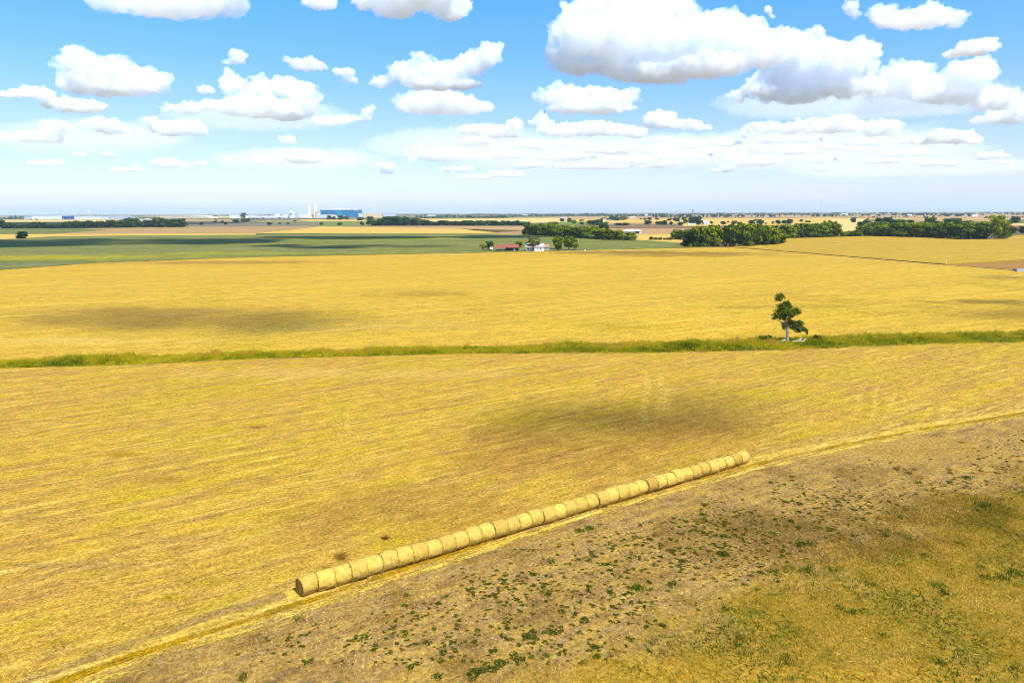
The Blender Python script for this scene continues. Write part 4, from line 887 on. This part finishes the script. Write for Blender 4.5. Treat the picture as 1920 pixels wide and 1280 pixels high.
q, _ = scatter(42000, -30, 85, 38, 110, weed_zone); n1 = nz2(q, .14, 8.0); q = q[rng.random(len(q)) < np.clip(.55+1.0*n1, .10, .95)]
extra = np.array([list(P(*e)) for e in [(910, 1255), (930, 1252), (890, 1262), (820, 1268), (965, 1228), (1195, 1100), (1180, 1102), (1260, 1095), (1500, 1018), (1105, 990), (1085, 994), (770, 1250), (580, 1240), (455, 1270)]])
dist = np.linalg.norm(q[:, :2], axis=1); size = rng.lognormal(-1.5, .46, len(q)).clip(.10, .8); big = size/np.maximum(dist, 1); order = np.argsort(-big)
ind = order[:286]; rest = order[286:]
wmesh = [np_mesh('weed_mat', *w_) for w_ in WM]
for m_ in wmesh: m_.materials.append(mat_weed)
for j, (p_, s_) in enumerate([(q[i], size[i]) for i in ind]+[(e, rng.uniform(.55, .95)) for e in extra]):
    o = bpy.data.objects.new('weed_mat', wmesh[j % 6]); col.objects.link(o); o.location = (p_[0], p_[1], 0); o.rotation_euler.z = rnd.uniform(0, 6.28); o.scale = (s_*rnd.uniform(.9, 1.5), s_*rnd.uniform(.7, 1.0), s_**.5)
    tag(o, 'low dark green weed mat on the bare brown soil', 'weed', 'dark weed mats on the weedy field')
if len(rest):
    Vs, Fs, Ts, o = [], [], [], 0
    for i in rest:
        V, Fc, T = WM[i % 6]; Vs.append(V*np.array([size[i]*1.2, size[i]*.9, size[i]**.5])+q[i]); Fs.append(Fc+o); o += len(V); Ts.append(T)
    tag(link('small_weeds', np_mesh('small_weeds', np.concatenate(Vs), np.concatenate(Fs), np.concatenate(Ts)), mat_weed), 'small dark weeds sprinkled between the larger mats', 'weeds', kind='stuff')
# upright green clumps in the lower right grass
mat_clump = ramp_material('green_clumps', [(0, C(40, 66, 10, 1.35)), (.5, C(84, 112, 14, 1.35)), (1, C(140, 140, 24, 1.35))], .3, .5, .2)
def clump_mesh(n=90):
    b_ = np.concatenate([rng.normal(0, .28, (n, 2)), np.zeros((n, 1))], 1); return blades(b_, rng.uniform(.15, .75, n)*np.exp(-(b_**2).sum(1)*2), rng.uniform(.015, .04, n), .35)
cm_ = []
for k in range(4):
    V, Fc = clump_mesh(); m_ = np_mesh('grass_clump', V, Fc, np.repeat(rng.uniform(.1, .9, len(Fc)), 3)); m_.materials.append(mat_clump); cm_.append(m_)
cl_px = [(1515,1018,1.5),(1500,1022,1.3),(1845,948,1.9),(1830,956,1.2),(1455,1072,1.2),(1475,1068,1.3),(1512,1070,1.5),(1564,1068,1.3),(1635,1095,.9),(1762,1100,1.4),(1770,1112,1.3),(1900,1075,1.5),(1880,1085,1.4),(1850,1082,1.2),(1840,1062,.8),(1575,1140,1.2),(1600,1150,1.3),(1620,1146,1.1),(1655,1190,.9),(1390,1195,1.0),(1385,1210,.9),(1475,1240,1.1),(1420,1105,.8),(1362,1142,1.0),(1523,1120,.7),(1700,1008,1.1),(1660,1004,1.0),(1760,1240,.9),(1905,1255,1.0),(1690,1060,.8),(1730,1040,1.0),(1800,1020,1.2),(1600,900,.9),(1780,880,.9),(1720,905,1.0),(1640,1255,.8),(1105,992,1.3),(1088,996,1.1),(560,1160,1.0),(590,1170,.8),(1200,1105,1.2)]
for j, (x, y, s_) in enumerate(cl_px):
    o = bpy.data.objects.new('grass_clump', cm_[j % 4]); col.objects.link(o); o.location = P(x, y); o.rotation_euler.z = rnd.uniform(0, 6.28); s_ *= .8; o.scale = (s_, s_, s_*rnd.uniform(.4, .7))
    tag(o, 'upright green grass clump rising from the dry weedy field', 'grass clump', 'green grass clumps on the weedy field')
# rotten straw heaps behind the row
def heap(x, y, wpx, h, label):
    p = P(x, y); s_ = wpx*mpp(p)/2; n = 700; a = rng.uniform(0, 6.28, n); rr = np.sqrt(rng.random(n)); b_ = np.stack([np.cos(a)*rr*s_, np.sin(a)*rr*s_*.8, np.maximum(.01, (1-rr**2)*h*rng.uniform(.3, 1, n))], 1)
    V, Fc = blades(b_, rng.uniform(.05, .2, n), rng.uniform(.01, .03, n), 1.2); V[:, 2] = np.maximum(V[:, 2], .01)
    m_ = np_mesh('straw_heap', V, Fc, np.repeat(rng.uniform(0, 1, n), 3)); o = link('straw_heap', m_, mat_heap); o.location = p; tag(o, label, 'straw heap')
mat_heap = ramp_material('rotten_straw', [(0, C(120, 78, 26, 1.6)), (.5, C(170, 116, 40, 1.6)), (1, C(206, 156, 60, 1.6))], .1, .8, .2)
heap(722, 1009, 11, .20, 'small brown heap of rotten straw behind the bale row')
heap(640, 1046, 10, .06, 'flat dark scrap of rotten hay behind the nearest bales')

# ------------------------------------------------------------------ the lone tree in the ditch
tb = P(1476.2, 641); M_ = mpp(tb)/8          # metres per pixel of the eightfold view
def lt(x, y, d=0.0): return Vector(((x-770)*M_, d*M_, (968-y)*M_))
e = empty('lone_tree', tb); tag(e, 'lone ragged tree with a bare pale trunk and tufted foliage in the ditch', 'tree')
def limb(name, pts, rad, mat, n=8):
    ps = [lt(*p) for p in pts]; me = tube_mesh(name, [(ps, [r_*M_ for r_ in rad])], n)
    for v_ in me.vertices: v_.co += Vector((noise.noise(v_.co*3), noise.noise(v_.co*3+Vector((5, 0, 0))), 0))*.05
    return link(name, me, mat, e)
limb('trunk', [(772, 985), (770, 960), (766, 900), (758, 840), (752, 780), (742, 720, 5), (728, 660, 8), (716, 610, 4), (722, 560), (738, 500, -10), (730, 430), (716, 370)], [34, 25, 22, 21, 20, 20, 19, 15, 12, 9, 6, 3], mat_palebark)
for pts, rad in (([(748, 740), (790, 715, -30), (850, 730, -50), (930, 760, -40), (1010, 790, -20), (1040, 830, -10)], [12, 10, 9, 7, 5, 3]), ([(734, 690), (690, 670, -20), (640, 660, -30), (580, 620, -10), (530, 610)], [12, 10, 7, 5, 3]),
                 ([(722, 590), (770, 560, 40), (840, 530, 50), (910, 520, 30)], [9, 7, 5, 3]), ([(735, 500), (780, 470, -20), (830, 450, -20)], [6, 5, 2]), ([(718, 600), (660, 560, 30), (600, 560, 40), (545, 560, 20)], [8, 6, 4, 2]),
                 ([(718, 380), (690, 350, 5), (655, 345), (620, 310), (590, 290)], [4, 4, 3, 3, 2]), ([(735, 500), (700, 470, 30), (660, 440, 40)], [5, 4, 2]), ([(752, 790), (720, 770, -20), (690, 740, -30)], [7, 5, 3]), ([(750, 700), (800, 640, 40), (860, 650, 60), (930, 670, 40)], [9, 7, 5, 3]),
                 ([(560, 520), (535, 480), (520, 440), (500, 415)], [3, 2.5, 2, 1]), ([(535, 480), (550, 450), (556, 420)], [2, 1.5, 1]), ([(640, 660, -30), (640, 690, -30), (665, 700, -20)], [5, 4, 2]), ([(1020, 800, -20), (1030, 840, -20), (1060, 860, -20)], [3, 2, 1]), ([(755, 830), (715, 825, -10), (690, 850, -10)], [4, 3, 1])):
    limb('branch', pts, rad, mat_palebark, 6)
pads = [((600, 285), (66, 55, 46)), ((555, 325), (28, 28, 38)), ((640, 290), (28, 30, 50)), ((600, 335), (18, 18, 22)), ((700, 385), (50, 60, 36)), ((750, 385), (28, 40, 40)), ((660, 440), (72, 80, 42)), ((770, 445), (52, 70, 50)), ((700, 490), (100, 90, 50)), ((620, 520), (75, 80, 50)), ((575, 580), (62, 70, 42)), ((640, 595), (60, 60, 36)), ((545, 615), (26, 30, 18)),
        ((700, 560), (60, 80, 40)), ((800, 520), (70, 80, 48)), ((870, 500), (60, 60, 46)), ((905, 530), (46, 50, 36)), ((800, 575), (36, 40, 22)), ((760, 620), (30, 40, 22)), ((690, 620), (36, 40, 20)), ((785, 700), (40, 50, 34)), ((720, 720), (38, 60, 50)), ((730, 770), (26, 40, 30)), ((810, 670), (50, 60, 30)), ((880, 690), (90, 70, 50)), ((950, 700), (46, 50, 44)), ((820, 740), (56, 50, 40)), ((910, 775), (66, 60, 48)), ((985, 770), (46, 40, 36)), ((1040, 800), (28, 34, 34)), ((1052, 835), (18, 20, 22)), ((940, 815), (30, 30, 18))]
L = [(tuple(lt(c[0], c[1], rnd.uniform(-45, 45))), (r_[0]*M_, r_[1]*M_*1.1, r_[2]*M_)) for c, r_ in pads]
V, Fc, T = crown(L, 6200, .14, .35, .35, (.55, 1.14)); V2, F2, T2 = crown(L, 1800, .15, .3, .1, (1.0, 1.38)); T = np.clip(T-.06, 0, 1); 
me = np_mesh('crown', np.concatenate([V, V2]), np.concatenate([Fc, F2+len(V)]), np.concatenate([T, T2])); link('crown', me, mat_leaf, e)
def fallen(name, base_px, parts, label):
    ee = P(*base_px); Vt, Ft = [], []
    for pts, rad in parts: tube(Vt, Ft, [(p[0], p[1], p[2]) for p in pts], rad, 7)
    m_ = bpy.data.meshes.new(name); m_.from_pydata(Vt, [], Ft); m_.polygons.foreach_set('use_smooth', np.ones(len(m_.polygons), bool)); o = link(name, m_, mat_deadwood); o.location = ee; tag(o, label, 'branch')
fallen('fallen_branch', (1494, 642.5), [([(-1.0, 0, .25), (-.5, -.1, .38), (.1, 0, .42), (.55, .1, .5), (.85, .1, .85), (1.2, .15, 1.0)], [.10, .13, .14, .13, .10, .05]), ([(.4, 0, .45), (1.0, -.2, .35), (1.5, -.1, .45), (1.8, 0, .85), (2.05, 0, 1.0)], [.11, .09, .08, .07, .04]), ([(-.2, 0, .4), (-.9, -.4, .1)], [.08, .05])], 'bleached forked fallen branch right of the lone tree')
fallen('fallen_branch', (1470, 642.5), [([(-.75, 0, .35), (-.3, 0, .45), (.35, .1, .62)], [.06, .10, .12])], 'short bleached fallen limb left of the lone trunk')

# ------------------------------------------------------------------ farmstead
white = plain('white_paint', (.78, .78, .76, 1), .6, .3, .06); grey = plain('grey_boards', (.34, .34, .36, 1), .8, .2, .15); dark = plain('dark_boards', (.030, .020, .018, 1), .8, .2, .3)
rust = plain('rusty_roof', (.26, .068, .034, 1), .6, .3, .3, .8); glass = plain('dark_glass', (.03, .04, .05, 1), .2, .5, .1); shingle = plain('weathered_shingles', (.46, .40, .37, 1), .9, .1, .2, .8); browroof = plain('brown_roof', (.30, .17, .13, 1), .8, .2, .2)
wood = plain('grey_wood', (.30, .25, .20, 1), .9, .1, .25, 2); blued = plain('pale_blue_door', (.38, .48, .56, 1), .6, .3, .1); tin = plain('galvanised_tin', (.62, .64, .67, 1), .45, .4, .1, .5); concrete = plain('concrete', (.40, .39, .37, 1), .9, .1, .15); steel = plain('mast_steel', (.30, .31, .34, 1), .6, .3, .1)
def site(name, px, yb, label, cat, z=0.0, rz=0.0):
    p = P(px, yb, z); e_ = empty(name, p, rz); tag(e_, label, cat); return e_, mpp(p)
# red roofed shed
e_, m = site('red_roofed_shed', 950.5, 471.3, 'long low shed with a rusty red roof and a dark front beside the farmhouse', 'shed'); hw = 22.5*m
MB().box(-2.6*m*1, hw-.4, 5.2, 5.5, 0, 3.6).box(hw-.5, hw-.2, .2, 5.2, 0, 3.0).box(-3.2*m, -2.6*m, .2, 5.5, 0, 3.0).build('wall', dark, e_)
MB().box(-2.6*m, hw-.5, .25, .45, 0, 2.75).build('front_wall', dark, e_)
MB().box(-hw+.3, -3.3*m, 5.2, 5.4, 0, 1.3).build('back_fence', wood, e_)
MB().prism([(-.7, 2.6), (-.7, 2.75), (5.9, 4.75), (5.9, 4.6)], -3.4*m, hw+.2, 'x').build('roof', rust, e_)
MB().prism([(-.4, 2.5), (-.4, 2.65), (5.7, 4.25), (5.7, 4.1)], -hw-.2, -3.45*m, 'x').build('roof', rust, e_)
for x in (-hw+.2, -hw*.66, -hw*.38): MB().box(x-.1, x+.1, -.1, .1, 0, 2.6).build('post', wood, e_)
MB().box(12.5*m, 15.5*m, .16, .24, .05, 2.2).build('door', blued, e_)
MB().box(17*m, 18*m, .16, .24, .9, 2.0).build('window', glass, e_)
# white farmhouse
e_, m = site('farmhouse', 1003, 471.5, 'small white farmhouse with a gabled grey roof and a shaded porch', 'house'); hw = 16.5*m
MB().box(-hw, -.8*m, 1.8, 8.0, .3, 3.3).box(-.8*m, hw, 0, 8.0, .3, 3.3).build('wall', white, e_)
MB().prism([(-.6, 3.25), (-.6, 3.4), (4.0, 5.6), (8.6, 3.4), (8.6, 3.25), (4.0, 5.4)], -hw-.4, hw+.4, 'x').build('roof', shingle, e_)
for sx in (-1, 1): MB().prism([(.0, 3.3), (4.0, 5.38), (8.0, 3.3)], sx*hw-.1, sx*hw+.1, 'x').build('gable', white, e_)
MB().box(-hw, -.8*m, 0, 1.8, 0, .3).build('porch_floor', wood, e_)
for x in (-hw+.2, -hw*.66, -hw*.36): MB().box(x-.09, x+.09, .05, .25, .3, 3.25).build('post', grey, e_)
MB().box(-9*m, -7*m, 1.72, 1.79, .3, 2.5).build('door', grey, e_)
for x0, x1 in ((-14*m, -11*m), (-5*m, -2.5*m)): MB().box(x0, x1, 1.70, 1.79, 1.1, 2.4).build('window', glass, e_)
for x0, x1 in ((9.5*m, 11.8*m), (3.5*m, 5*m)):
    wi = MB().box(x0, x1, -.03, -.005, 1.1, 2.5).build('window', glass, e_); MB().box(x0-.1, x1+.1, -.06, -.035, 1.0, 1.1).build('sill', white, wi)
MB().box(-hw, hw, -.02, 7.9, -.4, .28).build('foundation', concrete, e_)
# grey outbuilding behind
e_, m = site('outbuilding', 1024, 470.3, 'small grey outbuilding with a brown roof right of the farmhouse', 'shed'); hw = 6*m
MB().box(-hw, hw, 0, 5, 0, 2.6).build('wall', grey, e_); MB().prism([(-.5, 2.6), (2.5, 4.6), (5.5, 2.6)], -hw-.3, hw+.3, 'x').build('roof', browroof, e_); MB().box(-.5, .5, -.05, -.01, 0, 2.1).build('door', wood, e_)
# white tank on a stand
e_, m = site('stock_tank', 921.5, 471.5, 'small white tank on a stand left of the red roofed shed', 'tank')
MB().prism([(-1.1, 1.7), (-1.3, 2.4), (-.9, 3.1), (.9, 3.1), (1.3, 2.4), (1.1, 1.7)], -.9, .9).build('tank', white, e_)
for sx in (-.8, .8): MB().box(sx-.08, sx+.08, -.7, .7, 0, 1.7).build('leg', wood, e_)
# utility pole and field posts
e_, m = site('utility_pole', 1083.5, 471, 'tall utility pole at the right of the farmstead', 'pole')
MB().tube([(0, 0, -.3), (0, 0, 22.3*m)], [.2, .14], 8).build('pole', wood, e_); MB().box(-1.1, 1.1, -.08, .08, 21*m, 21*m+.16).build('crossarm', wood, e_); MB().lathe([(.26, 16*m), (.26, 18*m)], 10, .0, -.42).build('transformer', tin, e_)
MBp = MB().tube([(0, 0, -.3), (0, 0, 2.6)], [.11, .10], 8).box(-.2, .2, -.05, .05, 2.2, 2.35); o = MBp.build('marker_post', tin); o.location = P(1773.5, 496.5); tag(o, 'pale marker post at the corner of the ripe crop', 'post')
o = MB().lathe([(.45, 0), (.5, .5), (.45, 1.0)], 12).build('barrel', white); o.location = P(1097, 471); tag(o, 'white barrel beside the lane right of the pole', 'barrel')
e_, m = site('culvert', 1915, 509.5, 'grey concrete culvert head at the right edge of the stubble field', 'culvert')
MB().box(-2.2, 3.5, 0, .5, -.2, 1.3).box(-2.6, -2.2, -.8, .5, -.2, 1.0).build('headwall', concrete, e_); MB().box(-2.3, 3.6, -.08, .58, 1.3, 1.5).build('cap', concrete, e_)
tree_px(1904, 509, 5, 9, 'bush', 'small dark bush beside the concrete culvert at the right edge', None, cat='bush', name='bush', mat=mat_darkleaf, parts=False)
# farmstead trees
def farm_tree(x, yb, h_, w_, kd, lab, mat=None, cat='tree', name='tree', bark=None): tree_px(x, yb, h_, w_, kd, lab, None, mat=mat, cat=cat, name=name, bark=bark)
farm_tree(905, 471.5, 14, 13, 'sparse', 'scraggly brownish bush at the left end of the farmstead', mat_oliveleaf, 'bush', 'bush')
farm_tree(918.5, 470.5, 18, 15, 'tall', 'dark upright tree left of the red roofed shed', mat_darkleaf)
farm_tree(973, 467, 14, 15, 'broad', 'round green tree behind the red roofed shed')
farm_tree(1000, 472.4, 29, 26, 'sparse', 'olive brown thin-leaved tree in front of the farmhouse', mat_oliveleaf)
farm_tree(1046, 468.5, 25, 21, 'broad', 'green tree standing right of the farmhouse outbuilding')
farm_tree(1047, 471.5, 14, 15, 'broad', 'smaller bright green tree in front of the farmyard tree')
farm_tree(1066, 470.5, 27, 21, 'broad', 'larger green tree on two trunks near the utility pole')
farm_tree(1077, 470.5, 23, 17, 'broad', 'green tree right beside the utility pole')
# white hangar
e_, m = site('hangar', 1189, 437.5, 'white arched hangar with a dark doorway behind the middle grove', 'hangar', rz=.12); hw = 14.5*m; hh = 7.2*m
arc = [(-hw, hh*.55), (-hw*.9, hh*.72), (-hw*.6, hh*.9), (0, hh), (hw*.6, hh*.9), (hw*.9, hh*.72), (hw, hh*.55)]
MB().box(-hw, 2*m, 0, .3, -.5, hh*.55).box(10*m, hw, 0, .3, -.5, hh*.55).box(2*m, 10*m, 0, .3, hh*.5, hh*.56).box(-hw, -hw+.3, .3, 14, -.5, hh*.55).box(hw-.3, hw, .3, 14, -.5, hh*.55).box(-hw, hw, 14, 14.3, -.5, hh*.55).build('wall', tin, e_)
MB().prism([(-hw-.3, hh*.55)]+[(x*1.01, z+.15) for x, z in arc]+[(hw+.3, hh*.55)], -.6, 14.6).build('roof', white, e_); MB().box(-10*m, -6*m, -.12, -.02, -.4, hh*.45).build('door', grey, e_)
# small farm buildings far off
def gable_house(px, yb, wpx, hpx, label, name='farm_building', roofm=None, wallm=None, cat='building', dep=9):
    e_, m = site(name, px, yb, label, cat, -.4, rnd.uniform(-.15, .15)); hw = wpx/2*m; hh = hpx*m
    MB().box(-hw, hw, 0, dep, 0, hh*.6).build('wall', wallm or white, e_); MB().prism([(-.4, hh*.6), (dep/2, hh), (dep+.4, hh*.6)], -hw-.3, hw+.3, 'x').build('roof', roofm or tin, e_)
    MB().box(-hw*.3, hw*.2, -.06, -.01, 0, hh*.4).build('door', grey, e_); return e_
e_, m = site('granary', 1325, 421.5, 'white gable-fronted granary among dark trees at centre right', 'granary', -.4); hw = 5*m
MB().box(-hw, hw, 0, 14, 0, 4.5*m).build('wall', tin, e_); MB().prism([(-hw-.4, 4.3*m), (0, 7.4*m), (hw+.4, 4.3*m)], -.5, 14.5).build('roof', white, e_); MB().box(-1.5, 1.5, -.08, -.02, 0, 3*m).build('door', grey, e_)
for a_ in [(1297, 422, 13, 3.2, 'low cream shed before the dark tree clump'), (1281.5, 417.5, 6, 4, 'small white house left of the dark tree clump'), (1134, 414.5, 6, 4.5, 'white house with a pinkish roof behind the middle grove'), (1149.5, 415, 4, 2.5, 'tiny white shed right of the pink roofed house'), (1058, 409, 10, 2.5, 'long white barn left of the pink roofed house'), (1828, 406.5, 9, 3.6, 'bright white house among the far right woods'), (1706, 404.5, 8, 2.4, 'white farm building in the woods at right'), (1584, 403.5, 10, 3, 'pale farm building near the tall mast'), (1438, 424, 6, 2.5, 'small pinkish shed above the large grove'), (1186, 408.5, 9, 2.3, 'pale barn behind the hangar'), (1212, 405.5, 6, 3, 'white farmhouse on the far rise'), (1665, 411, 4, 2, 'tiny pale shed above the right grove'), (1570, 427, 3, 2, 'tiny dark field hut in the light gap')]:
    gable_house(*a_[:4], a_[4], roofm=browroof if 'pink' in a_[4] else None)

# ------------------------------------------------------------------ industry along the left horizon
blue = plain('blue_cladding', (.002, .125, .26, 1), .5, .3, .06, .02); blue2 = plain('light_blue_cladding', (.01, .20, .32, 1), .5, .3, .06, .02); navy = plain('navy_cladding', (.05, .09, .28, 1), .6, .3, .1, .02)
offw = plain('offwhite_cladding', (.72, .72, .74, 1), .6, .3, .05, .02); beige = plain('beige_cladding', (.60, .48, .34, 1), .7, .2, .06, .02); ochre = plain('ochre_cladding', (.55, .36, .13, 1), .7, .2, .06, .02); teal = plain('teal_panel', (.02, .32, .38, 1), .5, .3, .06); lgrey = plain('light_grey_cladding', (.48, .50, .55, 1), .7, .2, .06, .02); earth = plain('bare_earth', (.58, .45, .32, 1), .95, .05, .1, .02)
def far_site(name, x0, x1, ytop, D, label, cat):
    a, b = PD(x0, ytop, D), PD(x1, ytop, D); e_ = empty(name, ((a.x+b.x)/2, D, -.5)); tag(e_, label, cat); return e_, (b.x-a.x)/2, (a.z+b.z)/2+.5, D/F
def hall(x0, x1, ytop, D, label, wm=None, rm=None, name='warehouse', cat='warehouse', dep=None, docks=0):
    e_, hw, hz, m = far_site(name, x0, x1, ytop, D, label, cat); dp = dep or max(20, min(80, hw))
    MB().box(-hw, hw, 0, dp, 0, hz-.9).build('wall', wm or offw, e_); MB().prism([(-hw-.8, hz-.9), (-hw-.8, hz-.4), (0, hz+.4), (hw+.8, hz-.4), (hw+.8, hz-.9)], -.8, dp+.8).build('roof', rm or white, e_)
    for k in range(docks):
        x = -hw+2*hw*(k+.5)/docks; MB().box(x-2, x+2, -.3, -.05, .2, min(5, hz*.5)).build('dock_door', lgrey, e_)
    return e_, hw, hz, m
D0 = 4150
e_, hw, hz, m = far_site('factory', 600.5, 671, 392.6, D0, 'huge blue factory hall with a white roof on the left horizon', 'factory')
MB().box(-hw, -hw*.14, 0, 120, 0, hz-2).box(hw*.14, hw, 0, 120, 0, hz-2).build('wall', blue, e_); MB().box(-hw*.14, hw*.14, -2, 120, 0, hz-2).build('central_bay', blue2, e_)
MB().box(-hw*.96, hw*1.0, -.6, 120, hz-2, hz-.4).build('roof', white, e_); MB().box(-hw*.4, hw*.42, 12, 90, hz-.4, hz+3).build('roof_deck', white, e_); MB().box(hw*.78, hw*.99, -1.6, -.1, hz-7, hz-3.5).build('sign_panel', offw, e_)
MB().box(-hw*.99, -hw*.62, 10, 60, hz-.4, hz+2.5).build('roof_plant', lgrey, e_)
hall(592, 626, 402.3, D0-80, 'long low white annex in front of the blue factory', lgrey, white, 'annex', 'annex', 40, 8)
hall(622, 645, 404.6, D0-160, 'low white shed in front of the blue factory centre', None, None, 'annex', 'annex', 30, 4)
for x0, x1, lab in ((577.6, 582.2, 'left of the two tall white towers beside the blue factory'), (588.8, 593.4, 'right of the two tall white towers beside the blue factory')):
    e_, hw, hz, m = far_site('tower', x0, x1, 385, D0-30, lab, 'tower'); e_['group'] = 'white towers by the factory'
    MB().box(-hw, hw, -hw, hw, 0, hz-1.5).build('shaft', white, e_); MB().box(-hw*1.08, hw*1.08, -hw*1.08, hw*1.08, hz-1.5, hz).build('cap', offw, e_)
e_, hw, hz, m = far_site('storage_tank', 591, 600, 396.4, D0-60, 'beige drum-shaped storage tank at the left end of the factory', 'tank')
MB().lathe([(hw, 0), (hw, hz*.8)], 24).build('drum', beige, e_); MB().lathe([(hw*1.03, hz*.8), (hw*1.03, hz*.86), (hw*.5, hz*.95), (.5, hz)], 24).build('roof', browroof, e_)
e_, hw, hz, m = far_site('domed_tank', 541.5, 551.5, 395.3, D0-40, 'white dome-topped tank building with a teal panel left of the towers', 'tank')
MB().lathe([(hw, 0), (hw, hz*.7)], 24).build('drum', white, e_); MB().lathe([(hw, hz*.7), (hw*.85, hz*.86), (hw*.5, hz*.96), (.5, hz)], 24).build('dome', white, e_); MB().box(-hw*.35, hw*.45, -hw-.8, -hw*.5, hz*.42, hz*.72).build('panel', teal, e_)
for a_ in [((514, 523, 401, D0-20), 'small white hall at the left end of the factory row', 3), ((523, 541, 403.5, D0-30), 'low white hall left of the domed tank', 5), ((530, 548, 402.2, D0), 'white hall below the domed tank', 4), ((551, 566, 400.4, D0+40), 'pale grey hall right of the domed tank', 4), ((560, 580, 401.6, D0+20), 'white hall in front of the left tower', 5), ((480, 512, 404.6, D0), 'long low white hall at the far left of the factory row', 6), ((672, 678, 400, D0), 'narrow grey hall right of the blue factory', 2)]:
    hall(*a_[0], a_[1], docks=a_[2], wm=lgrey if 'grey' in a_[1] else None)
e_, hw, hz, m = hall(679, 714, 399.8, D0+60, 'tan block with ochre stripes right of the blue factory', beige, offw, 'office_block', 'building', 40)
for k in range(6): MB().box(-hw+hw*2*(k+.35)/6, -hw+hw*2*(k+.65)/6, -.5, -.05, 1, hz-3).build('stripe', ochre, e_)
hall(718, 741, 400.2, D0+120, 'pale block of buildings behind the dark central trees', lgrey, white, 'office_block', 'building', 40, 3)
D1 = 3500
for a_ in [((45, 60, 405.6, D1+200), 'grey shed left of the long white warehouse', 2, lgrey, None), ((59, 116, 404.4, D1), 'long white warehouse at far left', 9, None, None), ((115.5, 133, 404.9, D1-30), 'navy blue hall between two white warehouses', 3, navy, navy), ((133, 186, 405.4, D1), 'long white warehouse right of the navy hall', 8, None, None), ((186, 238, 405.2, D1+100), 'pale warehouse right of the water tower', 7, lgrey, None), ((244, 268, 411.2, 2500), 'low white farm shed behind the left treeline', 3, None, white), ((270.5, 276.5, 410.5, 2500), 'small white cube-shaped house behind the left treeline', 1, None, white), ((460, 480, 403.6, 4000), 'white hall left of the factory row', 3, None, None), ((430, 447, 402.5, 4000), 'bright white tent-roofed hall far left of the factory', 2, None, None), ((800, 816, 402.9, 5600), 'faint pale hall on the horizon above the central treeline', 2, None, None), ((978, 998, 402.4, 5600), 'faint pale hall on the horizon left of the middle grove', 2, None, None)]:
    hall(*a_[0], a_[1], a_[3], a_[4], docks=a_[2])
e_, hw, hz, m = far_site('earth_mound', 308, 392, 403.6, 3900, '', ''); e_['label'] = 'long flat pale heap of bare earth at far left'; e_['category'] = 'earth mound'
MB().prism([(-hw, 0), (-hw*.94, hz*.8), (-hw*.5, hz*.93), (hw*.1, hz), (hw*.7, hz*.8), (hw*.95, hz*.5), (hw, 0)], 0, 120).build('slope', earth, e_)
def water_tower(px, ytop, D, wpx, label, mat):
    e_, hw, hz, m = far_site('water_tower', px-wpx/2, px+wpx/2, ytop, D, label, 'water tower')
    MB().lathe([(hw*.3, hz-hw*1.5), (hw*.9, hz-hw*1.2), (hw, hz-hw*.8), (hw*.85, hz-hw*.35), (hw*.4, hz-.4), (.2, hz)], 20).build('tank', mat, e_); MB().lathe([(hw*.16, hz-hw*1.55), (hw*.14, hz-hw*1.3)], 10).build('riser_top', mat, e_)
    MB().lathe([(hw*.2, 0), (hw*.13, hz-hw*1.55)], 10).build('riser', mat, e_)
    for k in range(6):
        a = k*math.pi/3; MB().tube([(math.cos(a)*hw*1.0, math.sin(a)*hw*1.0, 0), (math.cos(a)*hw*.75, math.sin(a)*hw*.75, hz-hw*1.25)], [.5, .4], 6).build('leg', mat, e_)
water_tower(165.8, 395.2, D1-60, 4.6, 'white water tower above the long warehouses at far left', white)
water_tower(1299.2, 392.2, 3600, 3.6, 'grey water tower on thin legs at centre right', steel)
def mast(px, ytop, D, label, wd=1.0, cross=False):
    e_, hw, hz, m = far_site('radio_mast', px-1, px+1, ytop, D, label, 'mast'); V = MB()
    for k in range(3):
        a = 2*math.pi*k/3; V.tube([(math.cos(a)*wd, math.sin(a)*wd, 0), (math.cos(a)*wd*.8, math.sin(a)*wd*.8, hz)], [.12*wd, .12*wd], 5)
    for j in range(int(hz/4)):
        for k in range(3):
            a, b_ = 2*math.pi*k/3, 2*math.pi*(k+1)/3; V.tube([(math.cos(a)*wd, math.sin(a)*wd, j*4.0), (math.cos(b_)*wd, math.sin(b_)*wd, j*4.0+3.6)], [.07*wd, .07*wd], 4)
    V.build('lattice', steel, e_)
    if cross: MB().box(-3.2, 3.2, -.3, .3, hz-1, hz+.2).build('antenna', steel, e_)
mast(1540.5, 373.5, 3000, 'tall lattice mast with an antenna bar at centre right', 1.1, True)
mast(1663, 378.5, 3600, 'thin faint mast above the right woods', .55)
mast(1900, 379, 3900, 'very faint mast near the right edge', .5)
mast(668.5, 372.5, D0-20, 'thin mast rising from the right end of the blue factory', .6)
mast(587, 377, D0-20, 'thin mast between the two white towers', .6)
#@@END
